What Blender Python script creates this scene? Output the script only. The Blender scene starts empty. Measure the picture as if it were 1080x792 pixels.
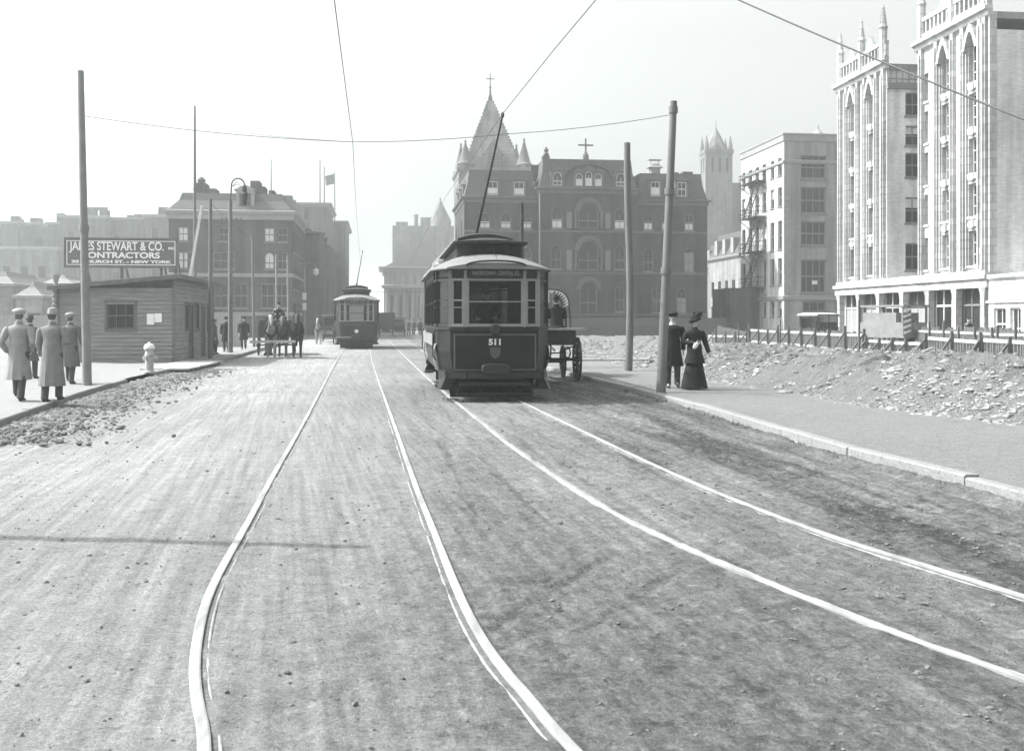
import bpy, bmesh, math, random
import numpy as np
from mathutils import Vector, Matrix
random.seed(7)
R = math.radians
sc = bpy.context.scene
C = sc.collection

# ---------------------------------------------------------------- camera, light, exposure
F = 1100.0; CX = 540.0; HY = 338.0; EYE = 1.7
cam = bpy.data.cameras.new('camera'); camo = bpy.data.objects.new('camera', cam); C.objects.link(camo)
camo.location = (0, 0, EYE); camo.rotation_euler = (R(90), 0, 0)
cam.sensor_width = 36; cam.lens = 36 * F / 1080; cam.shift_y = -(396 - HY) / 1080
cam.clip_start = 0.1; cam.clip_end = 8000
sc.camera = camo
SUN_EL, SUN_AZ = R(47), R(7)                    # sun to the left and a little beyond the camera's side
sv = Vector((-math.cos(SUN_EL) * math.cos(SUN_AZ), math.cos(SUN_EL) * math.sin(SUN_AZ), math.sin(SUN_EL)))
w = bpy.data.worlds.new('World'); sc.world = w; w.use_nodes = True
nt = w.node_tree; bg = nt.nodes['Background']
sky = nt.nodes.new('ShaderNodeTexSky'); sky.sky_type = 'NISHITA'; sky.sun_disc = False
sky.sun_elevation = SUN_EL; sky.sun_rotation = math.atan2(sv.x, sv.y)
sky.dust_density = 7.0; sky.air_density = 2.0
hs = nt.nodes.new('ShaderNodeHueSaturation'); hs.inputs['Saturation'].default_value = 0.0
mx = nt.nodes.new('ShaderNodeMix'); mx.data_type = 'RGBA'; mx.blend_type = 'MULTIPLY'; mx.inputs[0].default_value = 1.0
mx.inputs[7].default_value = (0.965, 1.0, 0.99, 1)
nt.links.new(sky.outputs[0], hs.inputs['Color']); nt.links.new(hs.outputs[0], mx.inputs[6])
nt.links.new(mx.outputs[2], bg.inputs[0]); bg.inputs[1].default_value = 0.15
sl = bpy.data.lights.new('sun', 'SUN'); sl.energy = 3.9; sl.angle = R(0.6); sl.color = (0.975, 1.0, 0.985)
so = bpy.data.objects.new('sun', sl); C.objects.link(so); so.location = (-60, 20, 80)
so.rotation_euler = sv.to_track_quat('Z', 'Y').to_euler()
sc.view_settings.view_transform = 'Standard'; sc.view_settings.look = 'None'
sc.view_settings.gamma = 1.0; sc.view_settings.use_curve_mapping = False
sc.view_settings.exposure = 0.95
HAZE = 0.0013
sc.render.engine = 'CYCLES'
sc.cycles.volume_bounces = 1; sc.cycles.max_bounces = 6

# ---------------------------------------------------------------- measuring helpers
def gp(px, py, z=0.0):
    Y = (EYE - z) * F / (py - HY); return ((px - CX) * Y / F, Y)
def onx(px, P, d):
    """distance t along horizontal direction d from P at which the point is seen at column px"""
    k = (px - CX) / F
    return (k * P[1] - P[0]) / (d[0] - k * d[1])
def zat(py, Y): return EYE + (HY - py) * Y / F
TH = math.atan(0.125)
V = (math.cos(TH), math.sin(TH)); U = (-math.sin(TH), math.cos(TH))

# ---------------------------------------------------------------- materials
MATS = {}
def mat(name, c, rough=0.8, var=0.12, scale=4.0, bump=0.0, metal=0.0, spec=0.18, stretch=None, fine=True):
    if name in MATS: return MATS[name]
    m = bpy.data.materials.new(name); m.use_nodes = True; n = m.node_tree
    b = n.nodes['Principled BSDF']; b.inputs['Roughness'].default_value = rough; b.inputs['Metallic'].default_value = metal
    b.inputs['Specular IOR Level'].default_value = spec
    tc = n.nodes.new('ShaderNodeTexCoord'); vec = tc.outputs['Object']
    if stretch:
        mp = n.nodes.new('ShaderNodeMapping'); mp.inputs['Scale'].default_value = stretch
        n.links.new(vec, mp.inputs[0]); vec = mp.outputs[0]
    t1 = n.nodes.new('ShaderNodeTexNoise'); t1.inputs['Scale'].default_value = scale; t1.inputs['Detail'].default_value = 9; t1.inputs['Roughness'].default_value = 0.65
    n.links.new(vec, t1.inputs['Vector'])
    mr = n.nodes.new('ShaderNodeMapRange'); mr.inputs[1].default_value = 0.3; mr.inputs[2].default_value = 0.7
    mr.inputs[3].default_value = c * (1 - var); mr.inputs[4].default_value = c * (1 + var)
    n.links.new(t1.outputs['Fac'], mr.inputs[0])
    n.links.new(mr.outputs[0], b.inputs['Base Color'])
    if bump:
        bp = n.nodes.new('ShaderNodeBump'); bp.inputs['Strength'].default_value = bump; bp.inputs['Distance'].default_value = 0.02
        n.links.new(t1.outputs['Fac'], bp.inputs['Height']); n.links.new(bp.outputs[0], b.inputs['Normal'])
    MATS[name] = m; return m

def brickmat(name, c, bw=0.22, bh=0.075, mortar=0.25, var=0.25):
    """courses follow height; bricks run along whichever wall direction is horizontal"""
    if name in MATS: return MATS[name]
    m = mat(name, c, 0.9, var, 0.6, 0)
    n = m.node_tree; b = n.nodes['Principled BSDF']
    tc = n.nodes.new('ShaderNodeTexCoord'); sp = n.nodes.new('ShaderNodeSeparateXYZ'); n.links.new(tc.outputs['Object'], sp.inputs[0])
    ad = n.nodes.new('ShaderNodeMath'); ad.operation = 'ADD'; n.links.new(sp.outputs[0], ad.inputs[0]); n.links.new(sp.outputs[1], ad.inputs[1])
    cb = n.nodes.new('ShaderNodeCombineXYZ'); n.links.new(ad.outputs[0], cb.inputs[0]); n.links.new(sp.outputs[2], cb.inputs[1])
    bt = n.nodes.new('ShaderNodeTexBrick'); bt.inputs['Scale'].default_value = 1.0
    bt.inputs['Brick Width'].default_value = bw; bt.inputs['Row Height'].default_value = bh; bt.inputs['Mortar Size'].default_value = bh * 0.13
    bt.inputs['Color1'].default_value = (1, 1, 1, 1); bt.inputs['Color2'].default_value = (0.72, 0.72, 0.72, 1); bt.inputs['Mortar'].default_value = (1 + mortar,) * 3 + (1,)
    n.links.new(cb.outputs[0], bt.inputs['Vector'])
    mm = n.nodes.new('ShaderNodeMix'); mm.data_type = 'RGBA'; mm.blend_type = 'MULTIPLY'; mm.inputs[0].default_value = 0.8
    src = b.inputs['Base Color'].links[0].from_socket
    # tall rain streaks
    mp = n.nodes.new('ShaderNodeMapping'); mp.inputs['Scale'].default_value = (1.2, 1.2, 0.12); n.links.new(tc.outputs['Object'], mp.inputs[0])
    t = n.nodes.new('ShaderNodeTexNoise'); t.inputs['Scale'].default_value = 1.0; t.inputs['Detail'].default_value = 6; n.links.new(mp.outputs[0], t.inputs['Vector'])
    r = n.nodes.new('ShaderNodeMapRange'); r.inputs[1].default_value = .35; r.inputs[2].default_value = .65; r.inputs[3].default_value = .70; r.inputs[4].default_value = 1.22
    n.links.new(t.outputs['Fac'], r.inputs[0])
    m2 = n.nodes.new('ShaderNodeMix'); m2.data_type = 'RGBA'; m2.blend_type = 'MULTIPLY'; m2.inputs[0].default_value = 1
    n.links.new(src, mm.inputs[6]); n.links.new(bt.outputs['Color'], mm.inputs[7])
    n.links.new(mm.outputs[2], m2.inputs[6]); n.links.new(r.outputs[0], m2.inputs[7])
    n.links.new(m2.outputs[2], b.inputs['Base Color'])
    return m

def glassmat(name, c=0.03, mixt=0.0, rough=0.08):
    if name in MATS: return MATS[name]
    m = bpy.data.materials.new(name); m.use_nodes = True; n = m.node_tree
    b = n.nodes['Principled BSDF']; b.inputs['Base Color'].default_value = (c, c, c, 1); b.inputs['Roughness'].default_value = rough
    if mixt:
        tr = n.nodes.new('ShaderNodeBsdfTransparent'); ms = n.nodes.new('ShaderNodeMixShader'); ms.inputs[0].default_value = mixt
        out = n.nodes['Material Output']
        n.links.new(b.outputs[0], ms.inputs[1]); n.links.new(tr.outputs[0], ms.inputs[2]); n.links.new(ms.outputs[0], out.inputs[0])
    MATS[name] = m; return m

# ---------------------------------------------------------------- mesh helpers
class MB:
    def __init__(s): s.v = []; s.f = []
    def add(s, vs, fs):
        o = len(s.v); s.v += [tuple(p) for p in vs]; s.f += [tuple(i + o for i in f) for f in fs]; return s
    def box(s, x0, x1, y0, y1, z0, z1):
        return s.add([(x0, y0, z0), (x1, y0, z0), (x1, y1, z0), (x0, y1, z0), (x0, y0, z1), (x1, y0, z1), (x1, y1, z1), (x0, y1, z1)],
                     [(0, 3, 2, 1), (4, 5, 6, 7), (0, 1, 5, 4), (1, 2, 6, 5), (2, 3, 7, 6), (3, 0, 4, 7)])
    def bar(s, a, b, w, h=None):
        """rectangular bar from a to b"""
        h = h or w; a = Vector(a); b = Vector(b); d = (b - a).normalized()
        up = Vector((0, 0, 1)) if abs(d.z) < 0.95 else Vector((0, 1, 0))
        r = d.cross(up).normalized(); u = r.cross(d)
        q = [(-w / 2, -h / 2), (w / 2, -h / 2), (w / 2, h / 2), (-w / 2, h / 2)]
        vs = [a + r * x + u * y for x, y in q] + [b + r * x + u * y for x, y in q]
        return s.add(vs, [(0, 1, 2, 3), (7, 6, 5, 4), (0, 4, 5, 1), (1, 5, 6, 2), (2, 6, 7, 3), (3, 7, 4, 0)])
    def tube(s, pts, r, n=8, caps=True):
        pts = [Vector(p) for p in pts]; rs = r if isinstance(r, (list, tuple)) else [r] * len(pts)
        rings = []; prev = None
        for i, p in enumerate(pts):
            a = pts[max(i - 1, 0)]; b = pts[min(i + 1, len(pts) - 1)]; d = (b - a).normalized()
            if prev is None:
                up = Vector((0, 0, 1)) if abs(d.z) < 0.9 else Vector((1, 0, 0))
                x = d.cross(up).normalized()
            else:
                x = (prev - d * prev.dot(d)).normalized()
            prev = x; y = d.cross(x)
            rings.append([p + (x * math.cos(2 * math.pi * k / n) + y * math.sin(2 * math.pi * k / n)) * rs[i] for k in range(n)])
        vs = [v for g in rings for v in g]; fs = []
        for i in range(len(pts) - 1):
            for k in range(n): fs.append((i * n + k, i * n + (k + 1) % n, (i + 1) * n + (k + 1) % n, (i + 1) * n + k))
        if caps: fs += [tuple(range(n))[::-1], tuple(range((len(pts) - 1) * n, len(pts) * n))]
        return s.add(vs, fs)
    def lathe(s, prof, cx=0, cy=0, n=12, a0=0.0):
        """prof: list of (r, z)"""
        vs = [(cx + r * math.cos(a0 + 2 * math.pi * k / n), cy + r * math.sin(a0 + 2 * math.pi * k / n), z) for r, z in prof for k in range(n)]
        fs = [(i * n + k, i * n + (k + 1) % n, (i + 1) * n + (k + 1) % n, (i + 1) * n + k) for i in range(len(prof) - 1) for k in range(n)]
        fs += [tuple(range(n))[::-1], tuple(range((len(prof) - 1) * n, len(prof) * n))]
        return s.add(vs, fs)
    def loft(s, rings, closed=True, caps=True):
        n = len(rings[0]); vs = [p for g in rings for p in g]; m = n if closed else n - 1
        fs = [(i * n + k, i * n + (k + 1) % n, (i + 1) * n + (k + 1) % n, (i + 1) * n + k) for i in range(len(rings) - 1) for k in range(m)]
        if caps and closed: fs += [tuple(range(n))[::-1], tuple(range((len(rings) - 1) * n, len(rings) * n))]
        return s.add(vs, fs)
    def prism(s, poly, z0, z1):
        n = len(poly)
        return s.add([(x, y, z0) for x, y in poly] + [(x, y, z1) for x, y in poly],
                     [tuple(range(n))[::-1], tuple(range(n, 2 * n))] + [(k, (k + 1) % n, n + (k + 1) % n, n + k) for k in range(n)])
    def prismx(s, poly, x0, x1):
        """poly in (y,z), extruded along x"""
        n = len(poly)
        return s.add([(x0, y, z) for y, z in poly] + [(x1, y, z) for y, z in poly],
                     [tuple(range(n)), tuple(range(n, 2 * n))[::-1]] + [(k, n + k, n + (k + 1) % n, (k + 1) % n) for k in range(n)])
    def prismy(s, poly, y0, y1):
        """poly in (x,z), extruded along y"""
        n = len(poly)
        return s.add([(x, y0, z) for x, z in poly] + [(x, y1, z) for x, z in poly],
                     [tuple(range(n)), tuple(range(n, 2 * n))[::-1]] + [(k, n + k, n + (k + 1) % n, (k + 1) % n) for k in range(n)])
    def ell(s, c, r, nu=12, nv=8):
        vs = []; fs = []
        for j in range(nv + 1):
            ph = math.pi * j / nv
            for i in range(nu):
                th = 2 * math.pi * i / nu
                vs.append((c[0] + r[0] * math.sin(ph) * math.cos(th), c[1] + r[1] * math.sin(ph) * math.sin(th), c[2] - r[2] * math.cos(ph)))
        for j in range(nv):
            for i in range(nu): fs.append((j * nu + i, j * nu + (i + 1) % nu, (j + 1) * nu + (i + 1) % nu, (j + 1) * nu + i))
        return s.add(vs, fs)
    def build(s, name, m, parent=None, smooth=False, loc=None, rz=0.0):
        me = bpy.data.meshes.new(name); me.from_pydata(s.v, [], s.f); me.validate()
        bm = bmesh.new(); bm.from_mesh(me); bmesh.ops.remove_doubles(bm, verts=bm.verts, dist=1e-5)
        bmesh.ops.recalc_face_normals(bm, faces=bm.faces); bm.to_mesh(me); bm.free()
        return link(name, me, m, parent, smooth, loc, rz)

def link(name, me, m, parent=None, smooth=False, loc=None, rz=0.0):
    me.materials.clear(); me.materials.append(m)
    if smooth:
        for p in me.polygons: p.use_smooth = True
        if smooth != 'all':
            try: me.set_sharp_from_angle(angle=R(40))
            except Exception: pass
    o = bpy.data.objects.new(name, me); C.objects.link(o)
    if parent: o.parent = parent
    if loc: o.location = loc
    o.rotation_euler = (0, 0, rz)
    return o
def tag(o, label, cat, group=None):
    o['label'] = label; o['category'] = cat
    if group: o['group'] = group
    return o
def thing(name, label, cat, loc=(0, 0, 0), rz=0.0, group=None):
    o = bpy.data.objects.new(name, None); C.objects.link(o); o.location = loc; o.rotation_euler = (0, 0, rz)
    o.empty_display_size = 0.2
    return tag(o, label, cat, group)
def struct(o, kind='structure'): o['kind'] = kind; return o
def dup(o, parent=None, keep=True):
    c = o.copy(); C.objects.link(c)
    if parent: c.parent = parent
    for ch in list(o.children): dup(ch, c)
    return c
def text(s, size, m, name, parent, loc, rot, bold=0.0, sx=1.0, ext=0.004, align='CENTER', space=1.0):
    cu = bpy.data.curves.new('t', 'FONT'); cu.body = s; cu.size = size; cu.align_x = align; cu.align_y = 'CENTER'
    cu.offset = bold; cu.extrude = ext; cu.space_character = space
    o = bpy.data.objects.new('t', cu); C.objects.link(o)
    dg = bpy.context.evaluated_depsgraph_get(); dg.update()
    me = bpy.data.meshes.new_from_object(o.evaluated_get(dg)); bpy.data.objects.remove(o)
    t = link(name, me, m, parent); t.location = loc; t.rotation_euler = rot; t.scale = (sx, 1, 1)
    return t
def skin(verts, edges, radii, root=0, sub=1, flat=None):
    me = bpy.data.meshes.new('s'); me.from_pydata(verts, edges, []); o = bpy.data.objects.new('s', me); C.objects.link(o)
    md = o.modifiers.new('k', 'SKIN'); md.use_smooth_shade = True; md.branch_smoothing = 0.6
    sd = me.skin_vertices[0].data
    for i, r in enumerate(radii):
        sd[i].radius = (r, r) if not isinstance(r, tuple) else r
        sd[i].use_root = (i == root)
    if sub: s2 = o.modifiers.new('u', 'SUBSURF'); s2.levels = sub; s2.render_levels = sub
    dg = bpy.context.evaluated_depsgraph_get(); dg.update()
    r = bpy.data.meshes.new_from_object(o.evaluated_get(dg)); bpy.data.objects.remove(o)
    for p in r.polygons: p.use_smooth = True
    return r

# ---------------------------------------------------------------- wall with real openings
def arch_pts(x0, x1, zs, kind, rise):
    cx = (x0 + x1) / 2; hw = (x1 - x0) / 2; out = []
    n = 8
    for i in range(n + 1):
        t = -1 + 2 * i / n
        if kind == 'round': z = zs + rise * math.sqrt(max(0, 1 - t * t))
        else: z = zs + rise * (1 - abs(t) ** 1.7)
        out.append((cx + hw * t, z))
    return out
def facade(mb, O, d, width, z0, z1, ops, depth=0.22):
    """O local xy start, d local direction, outward normal (dy,-dx). ops: dict(x0,x1,z0,z1,arch,rise)"""
    nx, ny = d[1], -d[0]
    def P(x, z, k=0.0): return (O[0] + d[0] * x - nx * k, O[1] + d[1] * x - ny * k, z)
    ops = [o for o in ops if o['x0'] > 0.02 and o['x1'] < width - 0.02]
    xs = sorted({0, width} | {round(o['x0'], 4) for o in ops} | {round(o['x1'], 4) for o in ops})
    zs = sorted({z0, z1} | {round(o['z0'], 4) for o in ops} | {round(o['z1'], 4) for o in ops})
    for i in range(len(xs) - 1):
        for j in range(len(zs) - 1):
            mx_, mz = (xs[i] + xs[i + 1]) / 2, (zs[j] + zs[j + 1]) / 2
            if any(o['x0'] < mx_ < o['x1'] and o['z0'] < mz < o['z1'] for o in ops): continue
            mb.add([P(xs[i], zs[j]), P(xs[i + 1], zs[j]), P(xs[i + 1], zs[j + 1]), P(xs[i], zs[j + 1])], [(0, 1, 2, 3)])
    for o in ops:
        a, b, c, e = o['x0'], o['x1'], o['z0'], o['z1']
        k = o.get('arch'); rise = o.get('rise', (b - a) / 2)
        if k:
            pts = arch_pts(a, b, e - rise, k, rise)
            for i in range(len(pts) - 1):
                (xa, za), (xb, zb) = pts[i], pts[i + 1]
                mb.add([P(xa, za), P(xb, zb), P(xb, e), P(xa, e)], [(0, 1, 2, 3)])
            prof = [(a, c), (b, c)] + pts[::-1]
        else: prof = [(a, c), (b, c), (b, e), (a, e)]
        n = len(prof)
        for i in range(n):
            (xa, za), (xb, zb) = prof[i], prof[(i + 1) % n]
            if abs(xa - xb) + abs(za - zb) < 1e-4: continue
            mb.add([P(xa, za), P(xb, zb), P(xb, zb, depth), P(xa, za, depth)], [(0, 1, 2, 3)])
def window(root, O, d, o, mf, mg, depth=0.22, cols=2, rows=2, fw=0.09, blind=None, sill=None, simple=False):
    nx, ny = d[1], -d[0]
    def P(x, z, k): return (O[0] + d[0] * x - nx * k, O[1] + d[1] * x - ny * k, z)
    def slab(mb, xa, xb, za, zb, ka, kb):
        q = [P(xa, za, ka), P(xb, za, ka), P(xb, zb, ka), P(xa, zb, ka), P(xa, za, kb), P(xb, za, kb), P(xb, zb, kb), P(xa, zb, kb)]
        mb.add(q, [(0, 1, 2, 3), (7, 6, 5, 4), (0, 4, 5, 1), (1, 5, 6, 2), (2, 6, 7, 3), (3, 7, 4, 0)])
    a, b, c, e = o['x0'], o['x1'], o['z0'], o['z1']; k1 = depth - 0.07; k2 = depth - 0.005
    f = MB()
    e2 = e - (o.get('rise', (b - a) / 2) if o.get('arch') else 0)
    g = fw * 0.55
    slab(f, a, a + fw, c, e2, k1, k2); slab(f, b - fw, b, c, e2, k1, k2)
    slab(f, a + fw, b - fw, c, c + fw, k1, k2)
    if not o.get('arch'): slab(f, a + fw, b - fw, e - fw, e, k1, k2)
    else:
        pts = arch_pts(a, b, e2, o['arch'], e - e2); pin = arch_pts(a + fw, b - fw, e2, o['arch'], e - e2 - fw)
        for i in range(len(pts) - 1):
            q = [pts[i], pts[i + 1], pin[i + 1], pin[i]]
            f.add([P(x, z, k1) for x, z in q], [(0, 1, 2, 3)])
    if not simple:
        for i in range(1, cols):
            x = a + (b - a) * i / cols; slab(f, x - g / 2, x + g / 2, c + fw, e2 - (0 if o.get('arch') else fw), k1 + 0.01, k2 - 0.01)
        for i in range(1, rows):
            z = c + (e2 - c) * i / rows; hh = g if i * 2 != rows else fw
            slab(f, a + fw, b - fw, z - hh / 2, z + hh / 2, k1 + 0.004, k2 - 0.004)
    if sill:
        slab(f, a - 0.08, b + 0.08, c - sill, c - 0.002, -0.08, depth - 0.01)
    fo = f.build('window', mf, root)
    p = MB()
    if o.get('arch'):
        pts = arch_pts(a, b, e2, o['arch'], e - e2)
        poly = [(a, c), (b, c)] + pts[::-1]
        n = len(poly)
        p.add([P(x, z, depth) for x, z in poly], [tuple(range(n))])
    else: p.add([P(a, c, depth), P(b, c, depth), P(b, e, depth), P(a, e, depth)], [(0, 1, 2, 3)])
    p.build('pane', mg, fo)
    if blind:
        za, zb, mb_ = blind
        q = MB(); slab(q, a + fw, b - fw, c + (e - c) * za, c + (e - c) * zb, depth - 0.03, depth - 0.02); q.build('blind', mb_, fo)
    return fo
def grid(x0, dx, n, w_, z0, h, **k): return [dict(x0=x0 + dx * i - w_ / 2, x1=x0 + dx * i + w_ / 2, z0=z0, z1=z0 + h, **k) for i in range(n)]
def block(root, W, D, H, mw, front=(), left=(), right=(), back=(), base=0.0, cornice=None, mf=None, mg=None, roof=None, depth=0.22, cols=2, rows=2, sill=None, name='wall', simple=False, fw=.09):
    """rectangular building body: openings front (y=0), left (x=0), right (x=W)"""
    m = MB()
    S = [((0, 0), (1, 0), W, front), ((0, D), (0, -1), D, left), ((W, 0), (0, 1), D, right), ((W, D), (-1, 0), W, back)]
    for O, d, L, ops in S: facade(m, O, d, L, base, H, list(ops), depth)
    m.build(name, mw, root)
    for O, d, L, ops in S:
        for o in ops:
            if o['x0'] <= .02 or o['x1'] >= L - .02: continue
            window(root, O, d, o, mf, o.get('glass', mg), depth, o.get('cols', cols), o.get('rows', rows), fw, o.get('blind'), sill, simple)
    if roof: MB().box(0.05, W - 0.05, 0.05, D - 0.05, H - 0.15, H - 0.02).build('roof', roof, root)
def cornice(root, W, D, z, prof, m, name='cornice', x0=0.0, y0=0.0):
    """prof: list of (projection, z offset)"""
    rings = []
    for p, dz in prof:
        rings.append([(x0 - p, y0 - p, z + dz), (x0 + W + p, y0 - p, z + dz), (x0 + W + p, y0 + D + p, z + dz), (x0 - p, y0 + D + p, z + dz)])
    mb = MB().loft(rings); return mb.build(name, m, root)
def mansard(root, W, D, z0, z1, inset, m, x0=0.0, y0=0.0, name='roof'):
    r = [[(x0 + a, y0 + a, z), (x0 + W - a, y0 + a, z), (x0 + W - a, y0 + D - a, z), (x0 + a, y0 + D - a, z)] for a, z in ((0, z0), (inset * .75, z0 + (z1 - z0) * .55), (inset, z1))]
    return MB().loft(r).build(name, m, root)
# ================================================================ GROUND
def vnoise(X, Y, seed, fx, fy):
    """smooth value noise on arrays"""
    rs = np.random.RandomState(seed); L = rs.rand(256, 256)
    x = X * fx; y = Y * fy; xi = np.floor(x).astype(int); yi = np.floor(y).astype(int)
    u = x - xi; v = y - yi; u = u * u * (3 - 2 * u); v = v * v * (3 - 2 * v)
    a = L[xi % 256, yi % 256]; b = L[(xi + 1) % 256, yi % 256]; c = L[xi % 256, (yi + 1) % 256]; d = L[(xi + 1) % 256, (yi + 1) % 256]
    return (a * (1 - u) + b * u) * (1 - v) + (c * (1 - u) + d * u) * v - 0.5
def interp(pts):
    ys = np.array([p[1] for p in pts]); xs = np.array([p[0] for p in pts]); o = np.argsort(ys); return lambda Y: np.interp(Y, ys[o], xs[o])
def smooth_poly(pts, it=30):
    q = [list(p) for p in pts]
    for _ in range(it):
        q = [q[0]] + [[(a[0] + 2 * b[0] + c[0]) / 4, (a[1] + 2 * b[1] + c[1]) / 4] for a, b, c in zip(q[:-2], q[1:-1], q[2:])] + [q[-1]]
    return [tuple(p) for p in q]
def catmull(pts, n=6):
    P = [Vector((p[0], p[1], 0)) for p in pts]; out = []
    for i in range(len(P) - 1):
        a = P[max(i - 1, 0)]; b = P[i]; c = P[i + 1]; d = P[min(i + 2, len(P) - 1)]
        for k in range(n):
            t = k / n
            out.append(0.5 * ((2 * b) + (c - a) * t + (2 * a - 5 * b + 4 * c - d) * t * t + (3 * b - a - 3 * c + d) * t ** 3))
    out.append(P[-1]); return [(p.x, p.y) for p in out]
KL = [(-4.6, 2.0), (-6.3, 8.5), (-8.07, 16.45), (-9.78, 25), (-10.7, 31), (-11.4, 38), (-12.2, 46), (-13.9, 57.6), (-19.4, 100), (-32.0, 200), (-57, 400)]
KR = [(5.6, 2.0), (5.05, 6.5), (4.66, 9.64), (4.24, 11.7), (4.0, 13.45), (3.72, 16.7), (3.19, 21.5), (2.12, 28.5), (1.9, 30.2), (-0.3, 45), (-2.5, 60), (-7.8, 100), (-20.6, 200), (-46, 400)]
KLs = catmull(KL); KRs = catmull(KR); fKL = interp(KLs); fKR = interp(KRs)

RAILS = {
 'L1': [(330, 431), (297, 485.5), (267, 543), (237, 594.5), (218, 633), (209, 671), (204.5, 709), (210, 753), (218, 785)],
 'R1': [(406, 420), (423, 469), (439, 515.5), (458, 562), (474.5, 605.5), (493.6, 649), (515.5, 687), (540, 718), (562, 742), (594.5, 783)],
 'L2': [(407, 358), (417.7, 371), (440.7, 390), (462, 408), (480, 424), (506, 444), (527, 462), (545, 475.5), (594.5, 510), (649, 543), (703.6, 570), (785.5, 605.5), (867, 638), (922, 660), (993, 687), (1069, 712)],
 'R2': [(421, 357.7), (435, 365.6), (462, 380.7), (510, 404.5), (556, 427), (649, 472), (731, 510), (813, 543), (894.5, 573), (976, 597), (1069, 627)]}
EXT_FAR = {'L1': (-9.75, 60), 'R1': (-8.25, 60), 'L2': (-11.6, 97), 'R2': (-10.1, 97)}
EXT = {'L1': [(-0.85, 2.9), (-0.2, 1.6)], 'R1': [(0.62, 3.1), (1.35, 1.8)], 'L2': [(2.75, 4.1), (3.5, 2.4)], 'R2': [(3.6, 5.2), (4.3, 3.6)]}
rail_xy = {}
for k, pts in RAILS.items():
    g_ = [gp(*p) for p in pts if p[1] > 371.5] 
    far = EXT_FAR[k]
    g_ = [(far[0] - 0.128 * 240, far[1] + 240), (far[0] - .132 * 60, far[1] + 60), far] + g_ + EXT[k]
    rail_xy[k] = smooth_poly(catmull(g_, 8), 24)
allr = np.array([p for v in rail_xy.values() for i, p in enumerate(v)])
# dense samples of the rails for the distance field
dens = []
for v in rail_xy.values():
    for a, b in zip(v[:-1], v[1:]):
        L = math.hypot(b[0] - a[0], b[1] - a[1])
        if min(a[1], b[1]) > 70: continue
        for i in range(max(1, int(L / 0.15))): t = i / max(1, int(L / 0.15)); dens.append((a[0] + (b[0] - a[0]) * t, a[1] + (b[1] - a[1]) * t))
dens = np.array(dens)

def groundmat(name, c, streak=True, var=0.3, bump=0.6, specks=0.35, ang=8.2, coarse=1.0):
    m = bpy.data.materials.new(name); m.use_nodes = True; n = m.node_tree; b = n.nodes['Principled BSDF']; b.inputs['Roughness'].default_value = 0.95
    b.inputs['Specular IOR Level'].default_value = 0.15
    tc = n.nodes.new('ShaderNodeTexCoord')
    def noise(scale, stretch=(1, 1, 1), rot=0, det=8, rough=.6):
        mp = n.nodes.new('ShaderNodeMapping'); mp.inputs['Rotation'].default_value = (0, 0, R(rot)); mp2 = n.nodes.new('ShaderNodeMapping'); mp2.inputs['Scale'].default_value = stretch
        n.links.new(tc.outputs['Object'], mp.inputs[0]); n.links.new(mp.outputs[0], mp2.inputs[0])
        t = n.nodes.new('ShaderNodeTexNoise'); t.inputs['Scale'].default_value = scale; t.inputs['Detail'].default_value = det; t.inputs['Roughness'].default_value = rough
        n.links.new(mp2.outputs[0], t.inputs['Vector']); return t.outputs['Fac']
    def rng(s, a, b_, c_, d_):
        r = n.nodes.new('ShaderNodeMapRange'); r.inputs[1].default_value = a; r.inputs[2].default_value = b_; r.inputs[3].default_value = c_; r.inputs[4].default_value = d_; n.links.new(s, r.inputs[0]); return r.outputs[0]
    def mul(a, b_):
        k = n.nodes.new('ShaderNodeMath'); k.operation = 'MULTIPLY'
        n.links.new(a, k.inputs[0])
        if isinstance(b_, float): k.inputs[1].default_value = b_
        else: n.links.new(b_, k.inputs[1])
        return k.outputs[0]
    big = rng(noise(0.22 * coarse, det=5), .35, .65, 1 - var * .3, 1 + var * .25)
    mid = rng(noise(4.5 * coarse, det=14, rough=.85), .40, .60, 1 - var * .5, 1 + var * .45)
    fine = mul(rng(noise(34, det=8, rough=.8), .38, .62, 1 - var * 1.5, 1 + var * 1.1), mul(rng(noise(13, (1, 1, 1), 0, 4, .6), .33, .37, 1 - var * 1.7, 1.0), rng(noise(23, (1, 1, 1), 30, 4, .6), .66, .70, 1.0, 1 + var * 1.6)))
    h = mul(mul(big, mid), fine)
    if streak:
        h = mul(h, rng(noise(1.0, (5.0, 0.16, 1), -ang, 6), .3, .7, 1 - var * .8, 1 + var * .6))
        h = mul(h, rng(noise(1.0, (16.0, 0.35, 1), -ang - 4, 5), .35, .65, 1 - var * .9, 1 + var * .6))
        h = mul(h, rng(noise(1.0, (0.8, 9, 1), 24, 5), .35, .65, 1 - var * .3, 1 + var * .2))
        h = mul(h, rng(noise(1.0, (9, 0.5, 1), 38, 5), .4, .68, 1 + var * .15, 1 - var * .4))
    sp = rng(noise(8.0, det=6, rough=.7), .61, .64, 1.0, 1 - specks)
    h = mul(h, sp)
    col = mul(h, float(c)); n.links.new(col, b.inputs['Base Color'])
    bp = n.nodes.new('ShaderNodeBump'); bp.inputs['Strength'].default_value = bump; bp.inputs['Distance'].default_value = 0.06
    hb = n.nodes.new('ShaderNodeMath'); hb.operation = 'ADD'
    n.links.new(rng(noise(14, det=10, rough=.75), 0, 1, 0, 1), hb.inputs[0]); n.links.new(rng(noise(60, det=5, rough=.7), 0, 1, 0, .5), hb.inputs[1])
    n.links.new(hb.outputs[0], bp.inputs['Height']); n.links.new(bp.outputs[0], b.inputs['Normal'])
    MATS[name] = m; return m
M_road = groundmat('road dirt', 0.225, var=.2, specks=.3, bump=1.0)
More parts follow.
